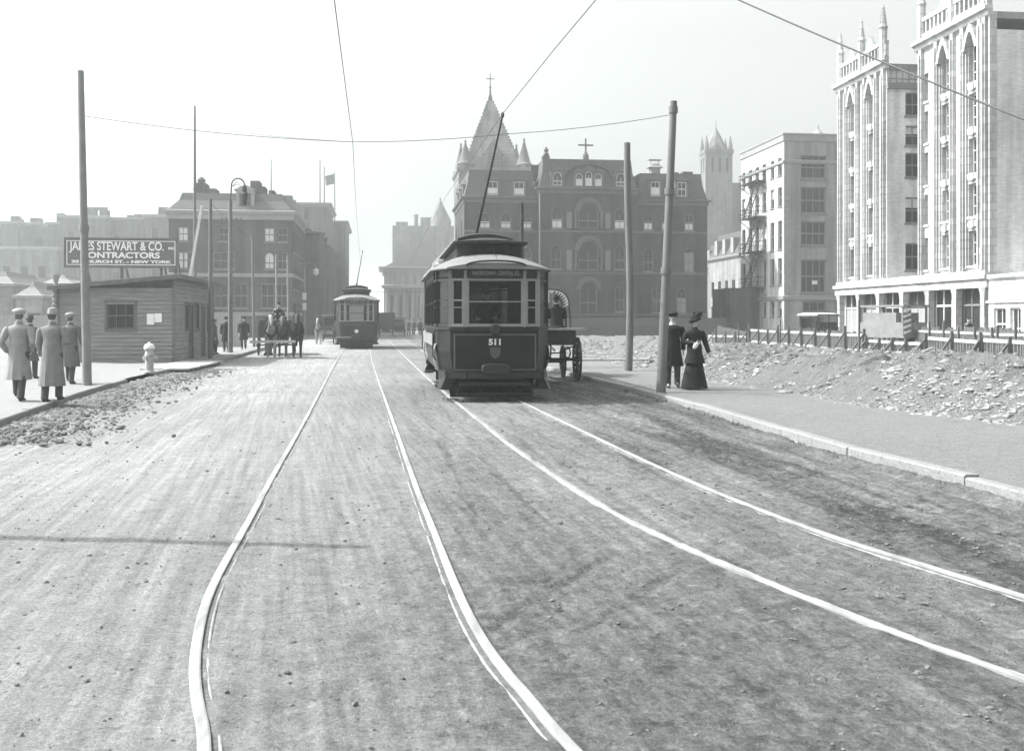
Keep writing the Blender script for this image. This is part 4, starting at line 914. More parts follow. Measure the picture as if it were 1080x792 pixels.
# ---- right side of the street beyond the hospital: row with dormers, hall with columns, block with turret
def right_house(Y0, D, H, lab, i, xb):
    W = 10; t = thing('row_house', lab, 'house', (xb - .125 * (Y0 - 118), Y0, 0), TH, 'row houses beyond the hospital')
    lo = [o for z in (1.6, 5.0) for o in grid(1.4, 2.4, int((D - .8) / 2.4), 1.0, z, 1.9)]
    block(t, W, D, H, M_stoneg, grid(2, 2.4, 3, 1, 5, 1.9), lo, mf=M_frame, mg=M_glassd, simple=True); cornice(t, W, D, H, [(0, -.3), (.35, -.1), (.4, .2), (0, .25)], M_trimL); mansard(t, W, D, H + .25, H + 2.9, .9, M_slate2)
    m = MB(); m.lathe([(1.5, 0), (1.5, H - .3), (1.7, H), (1.7, H + .2), (.3, H + 1.6)], -.2, D * .5, 10); m.build('bay', M_stoneg, t, True)
    for q in (D * .25, D * .75): f = MB(); f.box(-.1, 1, q - .5, q + .5, H + .25, H + 2.0); f.prismx([(q - .65, H + 2.002), (q + .65, H + 2.002), (q, H + 2.6)], -.2, 1.2); f.build('dormer', M_trimL, t)
    MB().box(3, 4, D - 1.2, D - .3, H + 2, H + 4).build('chimney', M_brick3, t)
for i, lab in enumerate(('nearest bay fronted row house beyond the hospital', 'second bay fronted row house beyond the hospital', 'third bay fronted row house beyond the hospital', 'fourth bay fronted row house beyond the hospital', 'farthest bay fronted row house beyond the hospital')):
    right_house(118 + i * 11.2, 11, 8.6, lab, i, (482 - CX) * 118 / F)
YH = 215; P = ((405 - CX) * YH / F, YH); t = thing('columned_hall', 'pale classical hall with columns and a low gable at the end of the street', 'hall', (P[0], P[1], 0), TH); Wk = onx(447, P, V); H = zat(283, YH)
block(t, Wk, 16, H, M_pale, grid(1.6, 1.9, 4, .8, 2, 5), [o for o in grid(2, 3, 4, 1.2, 2, 4)], mf=M_frame, mg=M_glassd, simple=True)
for i in range(5): MB().lathe([(.42, 0), (.36, .3), (.3, H * .62), (.42, H * .65)], .6 + i * (Wk - 1.2) / 4, -.7, 10).build('column', M_pale, t, True)
cornice(t, Wk, 16, H, [(0, -1), (.3, -.9), (.4, -.2), (1.1, 0), (1.1, .3), (0, .4)], M_trimL); cornice(t, Wk, 1.5, H * .67 + .4, [(.2, -.4), (.5, -.35), (.5, .2), (0, .3)], M_trimL, 'entablature', y0=-.9)
MB().prismy([(.2, H + .402), (Wk + 6, H + .402), (Wk - .6, H + 4.4)], .3, 14).build('gable_roof', M_slate2, t)
YH = 245; P = ((414 - CX) * YH / F, YH); t = thing('stone_block', 'large faint flat topped block with a conical turret behind the row houses', 'building', (P[0], P[1], 0), TH); Wk = onx(482, P, V); H = zat(238, YH)
x1_ = onx(436, P, V); block(t, Wk, 18, H, M_stoneg, [o for z in (5, 10, 15) for o in grid(x1_ + 2, 3, 3, 1.2, z, 2.2)], mf=M_frame, mg=M_glassd, simple=True, roof=M_tin)
MB().box(.8, 3.6, 1, 3, H, H + 1.0).build('chimney', M_stoneg, t); MB().lathe([(2.6, H - 1), (2.6, H + 1.5), (.12, zat(209, YH)), (.25, zat(208.5, YH)), (.05, zat(206, YH))], onx(465, P, V), 2.6, 12).build('turret', M_stoneg, t, True)
MB().box(onx(444, P, V), onx(456, P, V), 2, 8, H, H + 2.2).build('roof_house', M_stoneg, t); MB().lathe([(.5, H), (.5, H + 2.4), (.7, H + 2.6), (.3, H + 3)], onx(439, P, V), 2, 8).build('finial', M_stoneg, t)
# ================================================================ SHED, SIGN, HYDRANT
M_clap = mat('shed boards', .21, .85, .35, 2.2, .2, stretch=(.6, .6, 9)); M_claptrim = mat('shed trim', .12, .8, .2, 4)
P = (-12.75, 39.3); Ws, Ds = 4.15, 9.2
P0 = (P[0] - V[0] * Ws, P[1] - V[1] * Ws)
sh = thing('wooden_shed', 'low clapboard contractor shed with a sloping flat roof on the left sidewalk', 'shed', (P0[0], P0[1], .13), TH)
hl, hr = 2.78, 3.2
def clap(O, d, L, za, zb_, ops, name='wall'):
    """overlapping boards; the top edge may slope from za to zb_"""
    nx, ny = d[1], -d[0]; m = MB(); bh = .155; k = 0; z = 0; rnd = random.Random(int(L * 10))
    def Pt(x, z, q): return (O[0] + d[0] * x + nx * q, O[1] + d[1] * x + ny * q, z)
    while z < max(za, zb_):
        segs = [(0, L)]
        for o in ops:
            if z + bh * .5 > o['z0'] and z + bh * .5 < o['z1']:
                segs = [s_ for a, b in segs for s_ in ((a, min(b, o['x0'])), (max(a, o['x1']), b)) if s_[1] - s_[0] > .02]
        for a, b in segs:
            cuts = [a] + sorted(rnd.uniform(a, b) for _ in range(int((b - a) / 2.5))) + [b]
            for a2, b2 in zip(cuts[:-1], cuts[1:]):
                ta = min(z + bh, za + (zb_ - za) * a2 / L); tb = min(z + bh, za + (zb_ - za) * b2 / L)
                if min(ta, tb) <= z + .005: continue
                j = rnd.uniform(-.003, .003); a3, b3 = a2 + .002, b2 - .002
                m.add([Pt(a3, z, .04 + j), Pt(b3, z, .04 + j), Pt(b3, tb, .004), Pt(a3, ta, .004), Pt(a3, z, -.01), Pt(b3, z, -.01)], [(0, 1, 2, 3), (4, 5, 1, 0)])
        z += bh
    n = 4
    return m.build(name, M_clap, sh)
f_op = [dict(x0=onx(113, P0, V), x1=onx(142, P0, V), z0=zat(347, 39.1) - .13, z1=zat(319, 39.1) - .13)]
def sx_(px): return onx(px, P, U)
s_op = []
for px, w_, yt, yb in ((196, .55, 321, 347), (207, .75, 321, 348), (219.5, .8, 322, 348)): q = sx_(px); Yq = P[1] + q; s_op.append(dict(x0=q - w_ / 2, x1=q + w_ / 2, z0=zat(yb, Yq) - .13, z1=zat(yt, Yq) - .13))
doors = []
for px in (200.8, 213.3): q = sx_(px); doors.append(dict(x0=q - .42, x1=q + .42, z0=0.0, z1=2.15))
clap((0, 0), (1, 0), Ws, hl, hr, f_op); clap((Ws, 0), (0, 1), Ds, hr, hr, s_op + doors); clap((0, Ds), (0, -1), Ds, hl, hl, []); clap((Ws, Ds), (-1, 0), Ws, hr, hl, [])
MB().prismy([(.02, 0), (Ws - .02, 0), (Ws - .02, hr - .01), (.02, hl - .01)], .12, Ds - .12).build('lining', M_woodd, sh)
m = MB(); 
for x, y, h_ in ((0, 0, hl), (Ws, 0, hr), (Ws, Ds, hr), (0, Ds, hl)): m.box(x - .05, x + .05, y - .05, y + .05, 0, h_)
m.build('corner_board', M_claptrim, sh)
for o, O, d in [(o, (0, 0), (1, 0)) for o in f_op] + [(o, (Ws, 0), (0, 1)) for o in s_op]:
    w_ = window(sh, O, d, dict(o), M_claptrim, M_glass, .1, 3 if d[0] else 2, 2, .05)
    nx, ny = d[1], -d[0]; m = MB(); a, b, c, e = o['x0'], o['x1'], o['z0'], o['z1']
    def bb(xa, xb, za, zb_):
        q = [(O[0] + d[0] * x + nx * k_, O[1] + d[1] * x + ny * k_, z) for k_ in (.03, .055) for x, z in ((xa, za), (xb, za), (xb, zb_), (xa, zb_))]
        m.add(q, [(0, 1, 2, 3), (7, 6, 5, 4), (0, 4, 5, 1), (1, 5, 6, 2), (2, 6, 7, 3), (3, 7, 4, 0)])
    bb(a - .08, a, c - .02, e); bb(b, b + .08, c - .02, e); bb(a - .12, b + .12, e + .001, e + .08); bb(a - .1, b + .1, c - .1, c - .021); m.build('window_trim', M_claptrim, sh)
for o in doors:
    d_ = MB().box(Ws - .03, Ws + .01, o['x0'] + .05, o['x1'] - .05, .02, 2.12).build('door', M_woodd, sh)
    m = MB(); m.box(Ws + .02, Ws + .05, o['x0'] - .06, o['x0'] + .04, 0, 2.2); m.box(Ws + .02, Ws + .05, o['x1'] - .04, o['x1'] + .06, 0, 2.2); m.box(Ws + .021, Ws + .052, o['x0'] - .1, o['x1'] + .1, 2.201, 2.3); m.build('door_trim', M_claptrim, sh)
    MB().ell((Ws + .04, o['x0'] + .15, 1.0), (.03, .03, .03), 8, 6).build('knob', M_iron, d_, True)
m = MB(); m.prismy([(-.3, hl - .02), (Ws + .28, hr + .03), (Ws + .28, hr + .12), (-.3, hl + .07)], -.28, Ds + .3); m.build('roof', M_tin, sh)
m = MB(); m.prismy([(-.31, hl - .1), (Ws + .3, hr - .05), (Ws + .3, hr + .1), (-.31, hl + .05)], -.32, -.281); m.box(Ws + .281, Ws + .31, -.3, Ds + .3, hr - .06, hr + .1); m.build('fascia', M_claptrim, sh)
m = MB(); m.tube([(-.12, .1, 1.9), (-.12, .1, hl + .2)], .07, 10); m.lathe([(.07, hl + .2), (.14, hl + .42), (.16, hl + .44), (.16, hl + .5), (.02, hl + .5)], -.12, .1, 10); m.build('stove_pipe', M_tin, sh, True)
m = MB()
for j in range(4): m.ell((-.1, -.12, 2.15 + j * .17), (.09, .06, .09), 8, 6)
m.build('lantern', M_gold, sh, True)
for px, y0_, y1_ in ((159, 331, 342.5), (167, 330.5, 340)): x = onx(px, P0, V); MB().box(x - .13, x + .13, -.05, -.035, zat(y1_, 39.2) - .13, zat(y0_, 39.2) - .13).build('notice', mat('paper', .75, .8, .03), sh)
# sign board on posts above the roof
Ps = (P0[0] + U[0] * 1.0, P0[1] + U[1] * 1.0); sa, sb = onx(67.5, Ps, V), onx(187.5, Ps, V); Ls = sb - sa
O = (Ps[0] + V[0] * sa, Ps[1] + V[1] * sa); Ym = (O[1] + Ps[1] + V[1] * sb) / 2
z0_, z1_ = zat(282.3, Ym), zat(251.5, Ym)
M_sign = mat('sign green paint', .15, .7, .15, 1.5); M_signw = mat('sign lettering white', .78, .7, .08, 6)
sg = thing('contractor_sign', 'long dark sign lettered JAMES STEWART & CO. CONTRACTORS standing above the shed roof', 'sign', (O[0], O[1], z0_), TH)
Hs = z1_ - z0_; MB().box(0, Ls, 0, .05, 0, Hs).build('board', M_sign, sg)
m = MB(); bw_ = .035
m.box(.0, Ls, -.03, -.001, Hs - .05, Hs + .02); m.box(0, Ls, -.03, -.001, -.02, .05); m.box(0, .05, -.03, -.001, .051, Hs - .051); m.box(Ls - .05, Ls, -.03, -.001, .051, Hs - .051); m.build('frame', M_sign, sg)
m = MB(); m.box(.09, Ls - .09, -.006, -.001, Hs - .12, Hs - .09); m.box(.09, Ls - .09, -.006, -.001, .09, .12); m.box(.09, .12, -.006, -.001, .121, Hs - .121); m.box(Ls - .12, Ls - .09, -.006, -.001, .121, Hs - .121); m.build('border_line', M_signw, sg)
def fit(s, cx, cz, wid, size, bold, parent=sg, name='lettering', m=M_signw, rot=(R(90), 0, 0), y=-.008):
    t = text(s, size, m, name, parent, (cx, y, cz), rot, bold); xs = [v.co.x for v in t.data.vertices]; t.scale = (wid / (max(xs) - min(xs)), 1, 1); return t
fit('JAMES STEWART & CO.', Ls * .465, Hs * .715, Ls * .83, .46, .009); fit('INC.', Ls * .945, Hs * .665, .24, .13, .006)
fit('CONTRACTORS', Ls * .49, Hs * .41, Ls * .70, .31, .010); fit('30 CHURCH ST. - NEW YORK', Ls * .5, Hs * .195, Ls * .88, .15, .007)
m = MB()
for q in (.15, .5, .85, .98): m.box(Ls * q - .05, Ls * q + .05, .051, .14, -.75, Hs - .1); m.bar((Ls * q, .14, Hs * .6), (Ls * q, 1.3, -.5), .06)
m.build('post', M_claptrim, sg)
# hydrant
x, y = gp(157.5, 393.5, .14); hy = thing('fire_hydrant', 'pale domed fire hydrant on the left sidewalk in front of the shed', 'hydrant', (x, y, .135)); M_hyd = mat('hydrant paint', .36, .6, .2, 8, .2)
MB().lathe([(.17, 0), (.17, .05), (.125, .08), (.115, .5), (.135, .52), (.135, .56), (.12, .58), (.115, .68), (.15, .70), (.15, .74), (.13, .77), (.03, .78)], 0, 0, 18).build('barrel', M_hyd, hy, True)
m = MB(); m.lathe([(.155, .741), (.15, .80), (.11, .86), (.04, .885), (.035, .93), (.01, .93)], 0, 0, 16); m.build('cap', mat('hydrant cap', .7, .6, .1, 6), hy, True)
for a in (0, 1.9): m = MB(); m.tube([(0, 0, .46), (.2 * math.cos(a), -.2 * math.sin(a), .46)], .06, 10); m.tube([(.2 * math.cos(a), -.2 * math.sin(a), .46), (.235 * math.cos(a), -.235 * math.sin(a), .46)], .072, 8); m.build('nozzle', M_hyd, hy, True)

# ================================================================ POLES AND WIRES
def gpole(name, lab, px, py, pxt, pyt, r0, r1, m, gz=.13, **k):
    x, y = gp(px, py, gz); zt = zat(pyt, y); return pole(name, lab, 'pole', x, y, gz - .02, zt, r0, r1, m, 'street poles', top=((pxt - px) * y / F, 0), **k)
gpole('trolley_pole', 'tall smooth steel pole at the right kerb, in front of the walking couple', 697, 414, 710.5, 107, .105, .075, M_pole, .14, joints=(.42, .69, .97), n=14)
gpole('utility_pole', 'rough crooked wooden pole on the right, between the wagon and the couple', 663, 391, 663, 151, .12, .10, M_polew, .14, kink=.05)
gpole('trolley_pole', 'tall grey pole on the left sidewalk beside the walking men', 92, 406, 85, 75, .11, .075, M_polel, .13, joints=(.5,), n=14)
pole('trolley_pole', 'steel pole outside the left picture edge casting the long thin shadow across the road', 'pole', -6.95, 8.55, .1, 6.3, .10, .07, M_polel, 'street poles')
gpole('utility_pole', 'thin dark pole just past the far corner of the shed', 222, 378, 222, 210, .09, .07, M_polew)
gpole('utility_pole', 'thin short pole behind the horse team on the left', 268, 366, 266, 249, .09, .07, M_polew)
gpole('utility_pole', 'slim pole left of the street, between the horse team and the second carriage', 304, 358, 303, 270, .08, .06, M_polel)
gpole('utility_pole', 'slim pole further back directly behind the driver of the horse team', 292, 359, 291, 268, .08, .06, M_polel)
x = (205.5 - CX) * 60 / F; pole('flagpole', 'very tall thin pole rising behind the wooden shed', 'pole', x, 60, 0, zat(112, 60), .13, .05, M_polew, 'street poles', joints=(.66,))
t = thing('leaning_beam', 'pale leaning timber standing on the shed roof behind the sign', 'timber', (0, 0, 0)); ya = 47.0
a = ((199 - CX) * ya / F, ya, 3.3); b = ((206 - CX) * ya / F, ya + 1, zat(215, ya)); t.location = a; MB().bar((0, 0, 0), (b[0] - a[0], 1, b[2] - a[2]), .12, .12).build('beam', M_woodl, t)
pole('utility_pole', 'thin dark pole rising behind the roof of the near tram', 'pole', (550.5 - CX) * 36 / F, 36, 0, zat(214, 36), .07, .06, M_iron, 'street poles')
# arc lamp pole
x, y = gp(243, 372, .13); lp = pole('arc_lamp_post', 'looped top lamp post holding an arc lamp, just past the shed', 'lamp post', x, y, .11, zat(212, y), .12, .09, M_pole, None, joints=(.35,)); s_ = y / F
zt = zat(212, y) - .11; m = MB(); pts = [(0, 0, zt - .1), (.05, 0, zt + .7)]
for i in range(9): a = math.pi - math.pi * i / 8; pts.append((.05 + .32 + .32 * math.cos(a) * 1.0, 0, zt + .75 + .34 * math.sin(a)))
m.tube(pts, .035, 8); m.tube([(.1, 0, zt + .7), (.3, 0, zt + .95), (.5, 0, zt + .7), (.3, 0, zt + .8), (.1, 0, zt + .7)], .015, 6); m.build('loop_arm', M_iron, lp, True)
m = MB(); m.lathe([(.03, zt + .75), (.11, zt + .68), (.12, zt + .4), (.17, zt + .35), (.17, zt + .3), (.13, zt + .05), (.1, zt - .15), (.04, zt - .22)], .69, 0, 12); m.build('lamp', M_iron, lp, True)
zc_ = zat(233, y) - .11; m = MB(); m.bar((-.45, 0, zc_), (.55, 0, zc_), .06, .08)
for q in (-.4, -.2, .3, .5): m.lathe([(.03, zc_ + .04), (.045, zc_ + .1), (.03, zc_ + .15)], q, 0, 8)
m.build('crossarm', M_polew, lp)
# twin lamp post further
x, y = gp(321, 355, .13); s_ = y / F; zt = zat(283, y) - .13; t = pole('twin_lamp_post', 'ornate twin arm lamp post at the far left kerb in front of the brick rows', 'lamp post', x, y, .11, zt + .1, .16, .1, M_polel, None)
m = MB()
for sgn in (-1, 1):
    pts = [(0, 0, zt - .4)] + [(sgn * (.55 - .55 * math.cos(math.pi * i / 6)), 0, zt + .55 * math.sin(math.pi * i / 6)) for i in range(7)]; m.tube(pts, .05, 6)
m.build('arms', M_polel, t, True)
for sgn in (-1, 1): MB().lathe([(.1, zt), (.3, zt - .15), (.3, zt - .5), (.12, zt - .7)], sgn * 1.1, 0, 10).build('lamp_globe', mat('lamp glass', .6, .3, .05), t, True)
for k in (0, 1): za = zat(327, y) + k * 1.0 - .13; MB().box(-.16, .16, -.2, .2, za, za + .7).build('white_band', mat('white paint', .8, .7, .05), t)
M_wire = mat('wire', .10, .6, .1, 2)
def wire(lab, pts, r=.012, grp='overhead wires', name='overhead_wire'):
    p0 = Vector(pts[0]); m = MB(); m.tube([Vector(p) - p0 for p in pts], r, 5); o = m.build(name, M_wire, None, True, tuple(p0)); tag(o, lab, 'wire', grp); return o
def pw(px, py, Y): return ((px - CX) * Y / F, Y, zat(py, Y))
def sag(a, b, s, n=14): return [tuple(Vector(a).lerp(Vector(b), i / n) - Vector((0, 0, s * 4 * (i / n) * (1 - i / n)))) for i in range(n + 1)]
ptR = pw(709.5, 121, 24.6); pw1 = pw(372, 150, 25.3); pw2 = pw(535, 141.5, 25.0); ptL = pw(85.5, 122, 25.9)
wire('span wire stretched across the street between the left and right steel poles', sag(ptR, pw2, .06, 6) + sag(pw2, pw1, .05, 6)[1:] + sag(pw1, ptL, .1, 12)[1:], .008)
c1 = lambda Y: (float(np.interp(Y, [p[1] for p in rail_xy['L1']][::-1], [p[0] for p in rail_xy['L1']][::-1])) + float(np.interp(Y, [p[1] for p in rail_xy['R1']][::-1], [p[0] for p in rail_xy['R1']][::-1]))) / 2
c2 = lambda Y: (float(np.interp(Y, [p[1] for p in rail_xy['L2']][::-1], [p[0] for p in rail_xy['L2']][::-1])) + float(np.interp(Y, [p[1] for p in rail_xy['R2']][::-1], [p[0] for p in rail_xy['R2']][::-1]))) / 2
wz = pw1[2]
wire('trolley wire hanging above the leftmost track', [pw(352, -4, 13.8), pw1, pw(376, 228, 60), pw(380, 275, 100), pw(392, 306, 200)], .008)
wire('trolley wire above the right hand track, running up to the right over the near tram', [pw(632, -4, 13.9), pw(585, 52, 17.0), pw(530, 120.5, 22.5), pw(470, 208, 42), pw(440, 262, 70), pw(418, 300, 130)], .008)
wire('heavy cable slanting down across the top right of the picture', sag(pw(774, -2, 12), pw(1092, 131, 9), .02), .010)
for i, (pa, pb, lab) in enumerate((((222, 214, 44), (268, 252, 62.5), 'sagging wire between two thin poles beyond the shed'), ((205.5, 130, 60), (372, 150, 25.3), 'thin guy wire from the very tall pole to the trolley wire'), ((231, 298, 47), (460, 308, 62), 'second span wire low across the far part of the street'))): wire(lab, sag(pw(*pa), pw(*pb), .15), .009)

# ================================================================ TRAMS
M_tram = mat('tram dark paint', .018, .35, .25, 3, 0); M_tramm = mat('tram mid paint', .028, .4, .15, 3); M_tramp = mat('tram pale post', .22, .5, .12, 4); M_hood = mat('tram canvas roof', .17, .75, .12, 2.5, .1); M_truck = mat('truck iron', .03, .7, .4, 8, .4)
M_tglass = glassmat('tram glass', .012, .35, .05); M_cream = mat('tram pale panel', .22, .45, .15, 2); M_num = mat('pale lettering', .62, .6, .05, 5); M_line = mat('panel lining', .11, .5, .1, 4); M_seat = mat('seat', .09, .8, .2)
def tram(name, lab, x, y, rz, number=None, dest=None, light_front=False, spole=None, head=False):
    t = thing(name, lab, 'tram', (x, y, 0), rz, 'trams on the street')
    L = 8.0; fl = .62
    front = [(-1.2, 1.25), (-1.17, .62), (-.93, .17), (-.62, .06), (.62, .06), (.93, .17), (1.17, .62), (1.2, 1.25)]
    def plan(o=0.0, sc=1.0): return [(px * (1 + o / 1.2), py - o) for px, py in front]
    def full(o=0.0): f = plan(o); return f + [(px, L - py) for px, py in f[::-1]]
    # lower body
    m = MB(); fp = full(); m.loft([[(px * k, py, z) for px, py in fp] for z, k in ((fl, .93), (.8, .965), (1.05, 1.0), (1.56, 1.0))], caps=False); m.prism([(px * .93, py) for px, py in fp], fl - .02, fl + .02)
    m.build('lower_body', M_tramm if light_front else M_tram, t)
    # dash panel with lining
    ds = MB().box(-.86, .86, .035, .17, .66, 1.42).build('dash_panel', M_tramm if light_front else M_tram, t)
    m = MB()
    for a in ((-.86, .86, 1.39, 1.415), (-.86, .86, .665, .685)): m.box(a[0], a[1], .02, .034, a[2], a[3])
    m.box(-.86, -.835, .02, .034, .686, 1.389); m.box(.835, .86, .02, .034, .686, 1.389); m.build('lining', M_line, ds)
    # posts and windows round the ends
    for e in (0, 1):
        def pt(p): return (p[0], p[1] if e == 0 else L - p[1])
        for i, p in enumerate(front):
            w_ = .032; q = pt(p); MB().box(q[0] - w_, q[0] + w_, q[1] - w_ * .8, q[1] + w_ * .8, 1.56, 2.78).build('window_post', M_tramp if (i in (2, 3, 4, 5) and e == 0) else M_tram, t)
        for i in range(7):
            if i in (0, 6) and e == 0 and not light_front: pass
            a, b = Vector(pt(front[i]) + (0,)), Vector(pt(front[i + 1]) + (0,)); d = (b - a).normalized(); a2, b2 = a + d * .035, b - d * .035
            f = MB(); mm_ = M_tramp if (e == 0 and i in (2, 3, 4)) else M_tramm
            for (z_, h_) in ((1.60, .06), (2.55, .05)): f.bar((a2.x, a2.y, z_), (b2.x, b2.y, z_), .05, h_)
            if i == 3: f.bar((a2.x, a2.y, 2.09), (b2.x, b2.y, 2.09), .025, .025)
            else:
                f.bar((a2.x, a2.y, 2.12), (b2.x, b2.y, 2.12), .03, .03); f.bar((a2.x, a2.y, 1.97), (b2.x, b2.y, 1.97), .02, .02)
            for s_, o_ in ((a2, .02), (b2, -.02)): f.bar((s_.x + d.x * o_, s_.y + d.y * o_, 1.6), (s_.x + d.x * o_, s_.y + d.y * o_, 2.56), .04)
            fr = f.build('window_sash', mm_, t)
            MB().add([(a2.x, a2.y, 1.6), (b2.x, b2.y, 1.6), (b2.x, b2.y, 2.56), (a2.x, a2.y, 2.56)], [(0, 1, 2, 3)]).build('pane', M_tglass, fr)
    # belt rail
    m = MB(); fp2 = full(.035)
    m.loft([[(px, py, z) for px, py in full(o)] for o, z in ((0.002, 1.50), (.03, 1.505), (.03, 1.56), (.002, 1.57))], caps=False); m.build('belt_rail', M_tramm, t)
    # side windows with posts
    ya, yb = 1.3, L - 1.3; n_ = 7; st = (yb - ya) / n_
    for sx in (-1, 1):
        for i in range(n_ + 1): q = ya + st * i; MB().box(sx * 1.2 - .03, sx * 1.2 + .03, q - .045, q + .045, 1.57, 2.6).build('side_post', M_tramm, t)
        for i in range(n_):
            f = MB(); q0, q1 = ya + st * i + .05, ya + st * (i + 1) - .05; X_ = sx * 1.195
            for z_ in (1.6, 2.1, 2.56): f.bar((X_, q0, z_), (X_, q1, z_), .03, .05)
            fr = f.build('side_window', M_tramm, t); MB().add([(X_, q0, 1.6), (X_, q1, 1.6), (X_, q1, 2.56), (X_, q0, 2.56)], [(0, 1, 2, 3)]).build('pane', M_tglass, fr)
        m = MB(); m.box(sx * 1.235 - .012, sx * 1.235 + .012, ya + .1, yb - .1, 1.14, 1.40); m.build('side_panel', M_cream, t)
    # letterboard
    m = MB(); m.loft([[(px, py, z) for px, py in full(0)] for z in (2.6, 2.80)], caps=False); m.loft([[(px, py, z) for px, py in full(.03)] for z in (2.74, 2.80)]); m.build('letterboard', M_tramm, t)
    # destination box
    db = MB().box(-.56, .56, -.03, .05, 2.59, 2.77).build('destination_box', M_truck, t)
    if dest: tt = text(dest, .115, mat('faded lettering', .22, .7, .1), 'lettering', db, (0, -.033, 2.68), (R(90), 0, 0), .002)
    if dest: xs = [v.co.x for v in tt.data.vertices]; tt.scale = (.98 / (max(xs) - min(xs)), 1, 1)
    # lower roof: curved deck that drops over both ends
    m = MB(); rings = []; ns = 14
    for yv in [0, .08, .25, .5, .85, 1.3, 1.9, 2.6, L / 2, L - 2.6, L - 1.9, L - 1.3, L - .85, L - .5, L - .25, L - .08, L]:
        e = min(yv, L - yv); q = min(1, (e + .12) / 1.9); hw_ = 1.32 * (1 - .28 * max(0, 1 - (e + .1) / 1.2) ** 2.2); cr = .05 + .36 * math.sin(q * math.pi / 2) ** .8
        ring = []
        for i in range(ns + 1):
            a = -1 + 2 * i / ns; ring.append((hw_ * a, yv + (-.14 if yv < .05 else 0) + (.14 if yv > L - .05 else 0), 2.79 + cr * (1 - abs(a) ** 2.2)))
        rings.append(ring + [(p[0], p[1], 2.765) for p in (ring[-1], ring[0])])
    m.loft(rings); m.build('roof', M_hood, t, True)
    m = MB(); pts = [(-.62, .0, 2.80)] + [(.62 * math.sin(a), -.15 - .05 * math.cos(a), 2.83 + .10 * math.cos(a)) for a in [(-1 + 2 * i / 10) * 1.4 for i in range(11)]] + [(.62, .0, 2.80)]
    m.tube(pts, .022, 6); m.build('hood_beading', M_tramm, t, True)
    # clerestory
    y0m, y1m = 1.35, L - 1.35; hm = .72
    m = MB(); m.loft([[(-hm, y0m, z), (-hm * .6, y0m - .15, z), (hm * .6, y0m - .15, z), (hm, y0m, z), (hm, y1m, z), (hm * .6, y1m + .15, z), (-hm * .6, y1m + .15, z), (-hm, y1m, z)] for z in (3.05, 3.40)]); m.build('clerestory', M_truck, t)
    for sx in (-1, 1):
        m = MB()
        for i in range(8): q = y0m + .3 + i * (y1m - y0m - .6) / 8; m.box(sx * hm - .01 * 1, sx * hm + .012, q, q + .5, 3.2, 3.36)
        m.build('vent_lights', M_tglass, t)
    m = MB(); rings = []
    for yv in (y0m - .42, y0m - .36, y0m + .2, L / 2, y1m - .2, y1m + .36, y1m + .42):
        e = min(yv - y0m + .42, y1m + .42 - yv); cr = .03 + .10 * min(1, e / .5) ** .7; hw_ = .82 if e > .02 else .76
        ring = [(hw_ * (-1 + i / 4), yv, 3.41 + cr * (1 - (-1 + i / 4) ** 2)) for i in range(9)]; rings.append(ring + [(hw_, yv, 3.375), (-hw_, yv, 3.375)])
    m.loft(rings); m.build('clerestory_roof', M_truck, t, True)
    m = MB(); rings = []
    for yv in (2.2, 2.3, L - 2.3, L - 2.2): rings.append([(.64 * (-1 + i / 4), yv, 3.60 + .11 * (1 - (-1 + i / 4) ** 2) - (.03 if yv in (2.2, L - 2.2) else 0)) for i in range(9)] + [(.64, yv, 3.50), (-.64, yv, 3.50)])
    m.loft(rings); m.build('trolley_plank', M_tramm, t)
    if spole:
        (bx, by, bz), (tx, ty, tz) = spole
        m = MB(); m.lathe([(.16, 3.66), (.14, 3.72), (.06, 3.8), (.05, 3.92)], bx, by, 10); m.box(bx - .06, bx + .06, by - .35, by + .35, 3.7, 3.76); b_ = m.build('pole_base', M_iron, t)
        m = MB(); m.tube([(bx, by, 3.86), (bx + (tx - bx) * .5, by + (ty - by) * .5, 3.86 + (tz - 3.86) * .5 - .03), (tx, ty, tz - .05)], [.036, .028, .02], 8); m.ell((tx, ty, tz - .02), (.04, .09, .07), 8, 6); m.build('trolley_pole', M_iron, b_, True)
        wire_ = MB(); wire_.tube([(.06, -.02, 2.9), (.08, .9, 3.15), (tx * .2, 1.4, 3.42), (bx, by - 1.5, 3.7)], .006, 4); wire_.build('rope', M_iron, t)
    # underframe, bumper, steps, lifeguard
    m = MB(); m.box(-.95, .95, .35, L - .35, .44, .60); m.build('underframe', M_truck, t)
    for e in (0, 1):
        s = 1 if e == 0 else -1; y_ = 0 if e == 0 else L
        m = MB(); pts = [(-1.12, y_ + s * .5, .56), (-1.0, y_ + s * .12, .56), (-.6, y_ - s * .03, .56), (0, y_ - s * .08, .56), (.6, y_ - s * .03, .56), (1.0, y_ + s * .12, .56), (1.12, y_ + s * .5, .56)]
        for a, b in zip(pts[:-1], pts[1:]): m.bar(a, b, .09, .13)
        for a, b in zip(pts[:-1], pts[1:]): m.bar((a[0], a[1], .615 + .03), (b[0], b[1], .615 + .03), .06, .02)
        m.build('bumper', M_tramm if e == 0 else M_tram, t)
        m = MB(); m.box(-.28, .28, y_ - s * .22 if s > 0 else y_ + .02, y_ - .02 if s > 0 else y_ + .22, .60, .61)
        rings = []
        for k, yy_ in enumerate((y_ - s * .04, y_ - s * .16, y_ - s * .22)):
            g_ = (1, 1, .88)[k]; rings.append([(.31 * g_ * c_, yy_, .70 + .105 * g_ * s2) for c_, s2 in [(math.copysign(abs(math.cos(a)) ** .5, math.cos(a)), math.copysign(abs(math.sin(a)) ** .6, math.sin(a))) for a in [2 * math.pi * i / 20 for i in range(20)]]])
        m.loft(rings); m.build('coupler_cover', M_tramm, t, True)
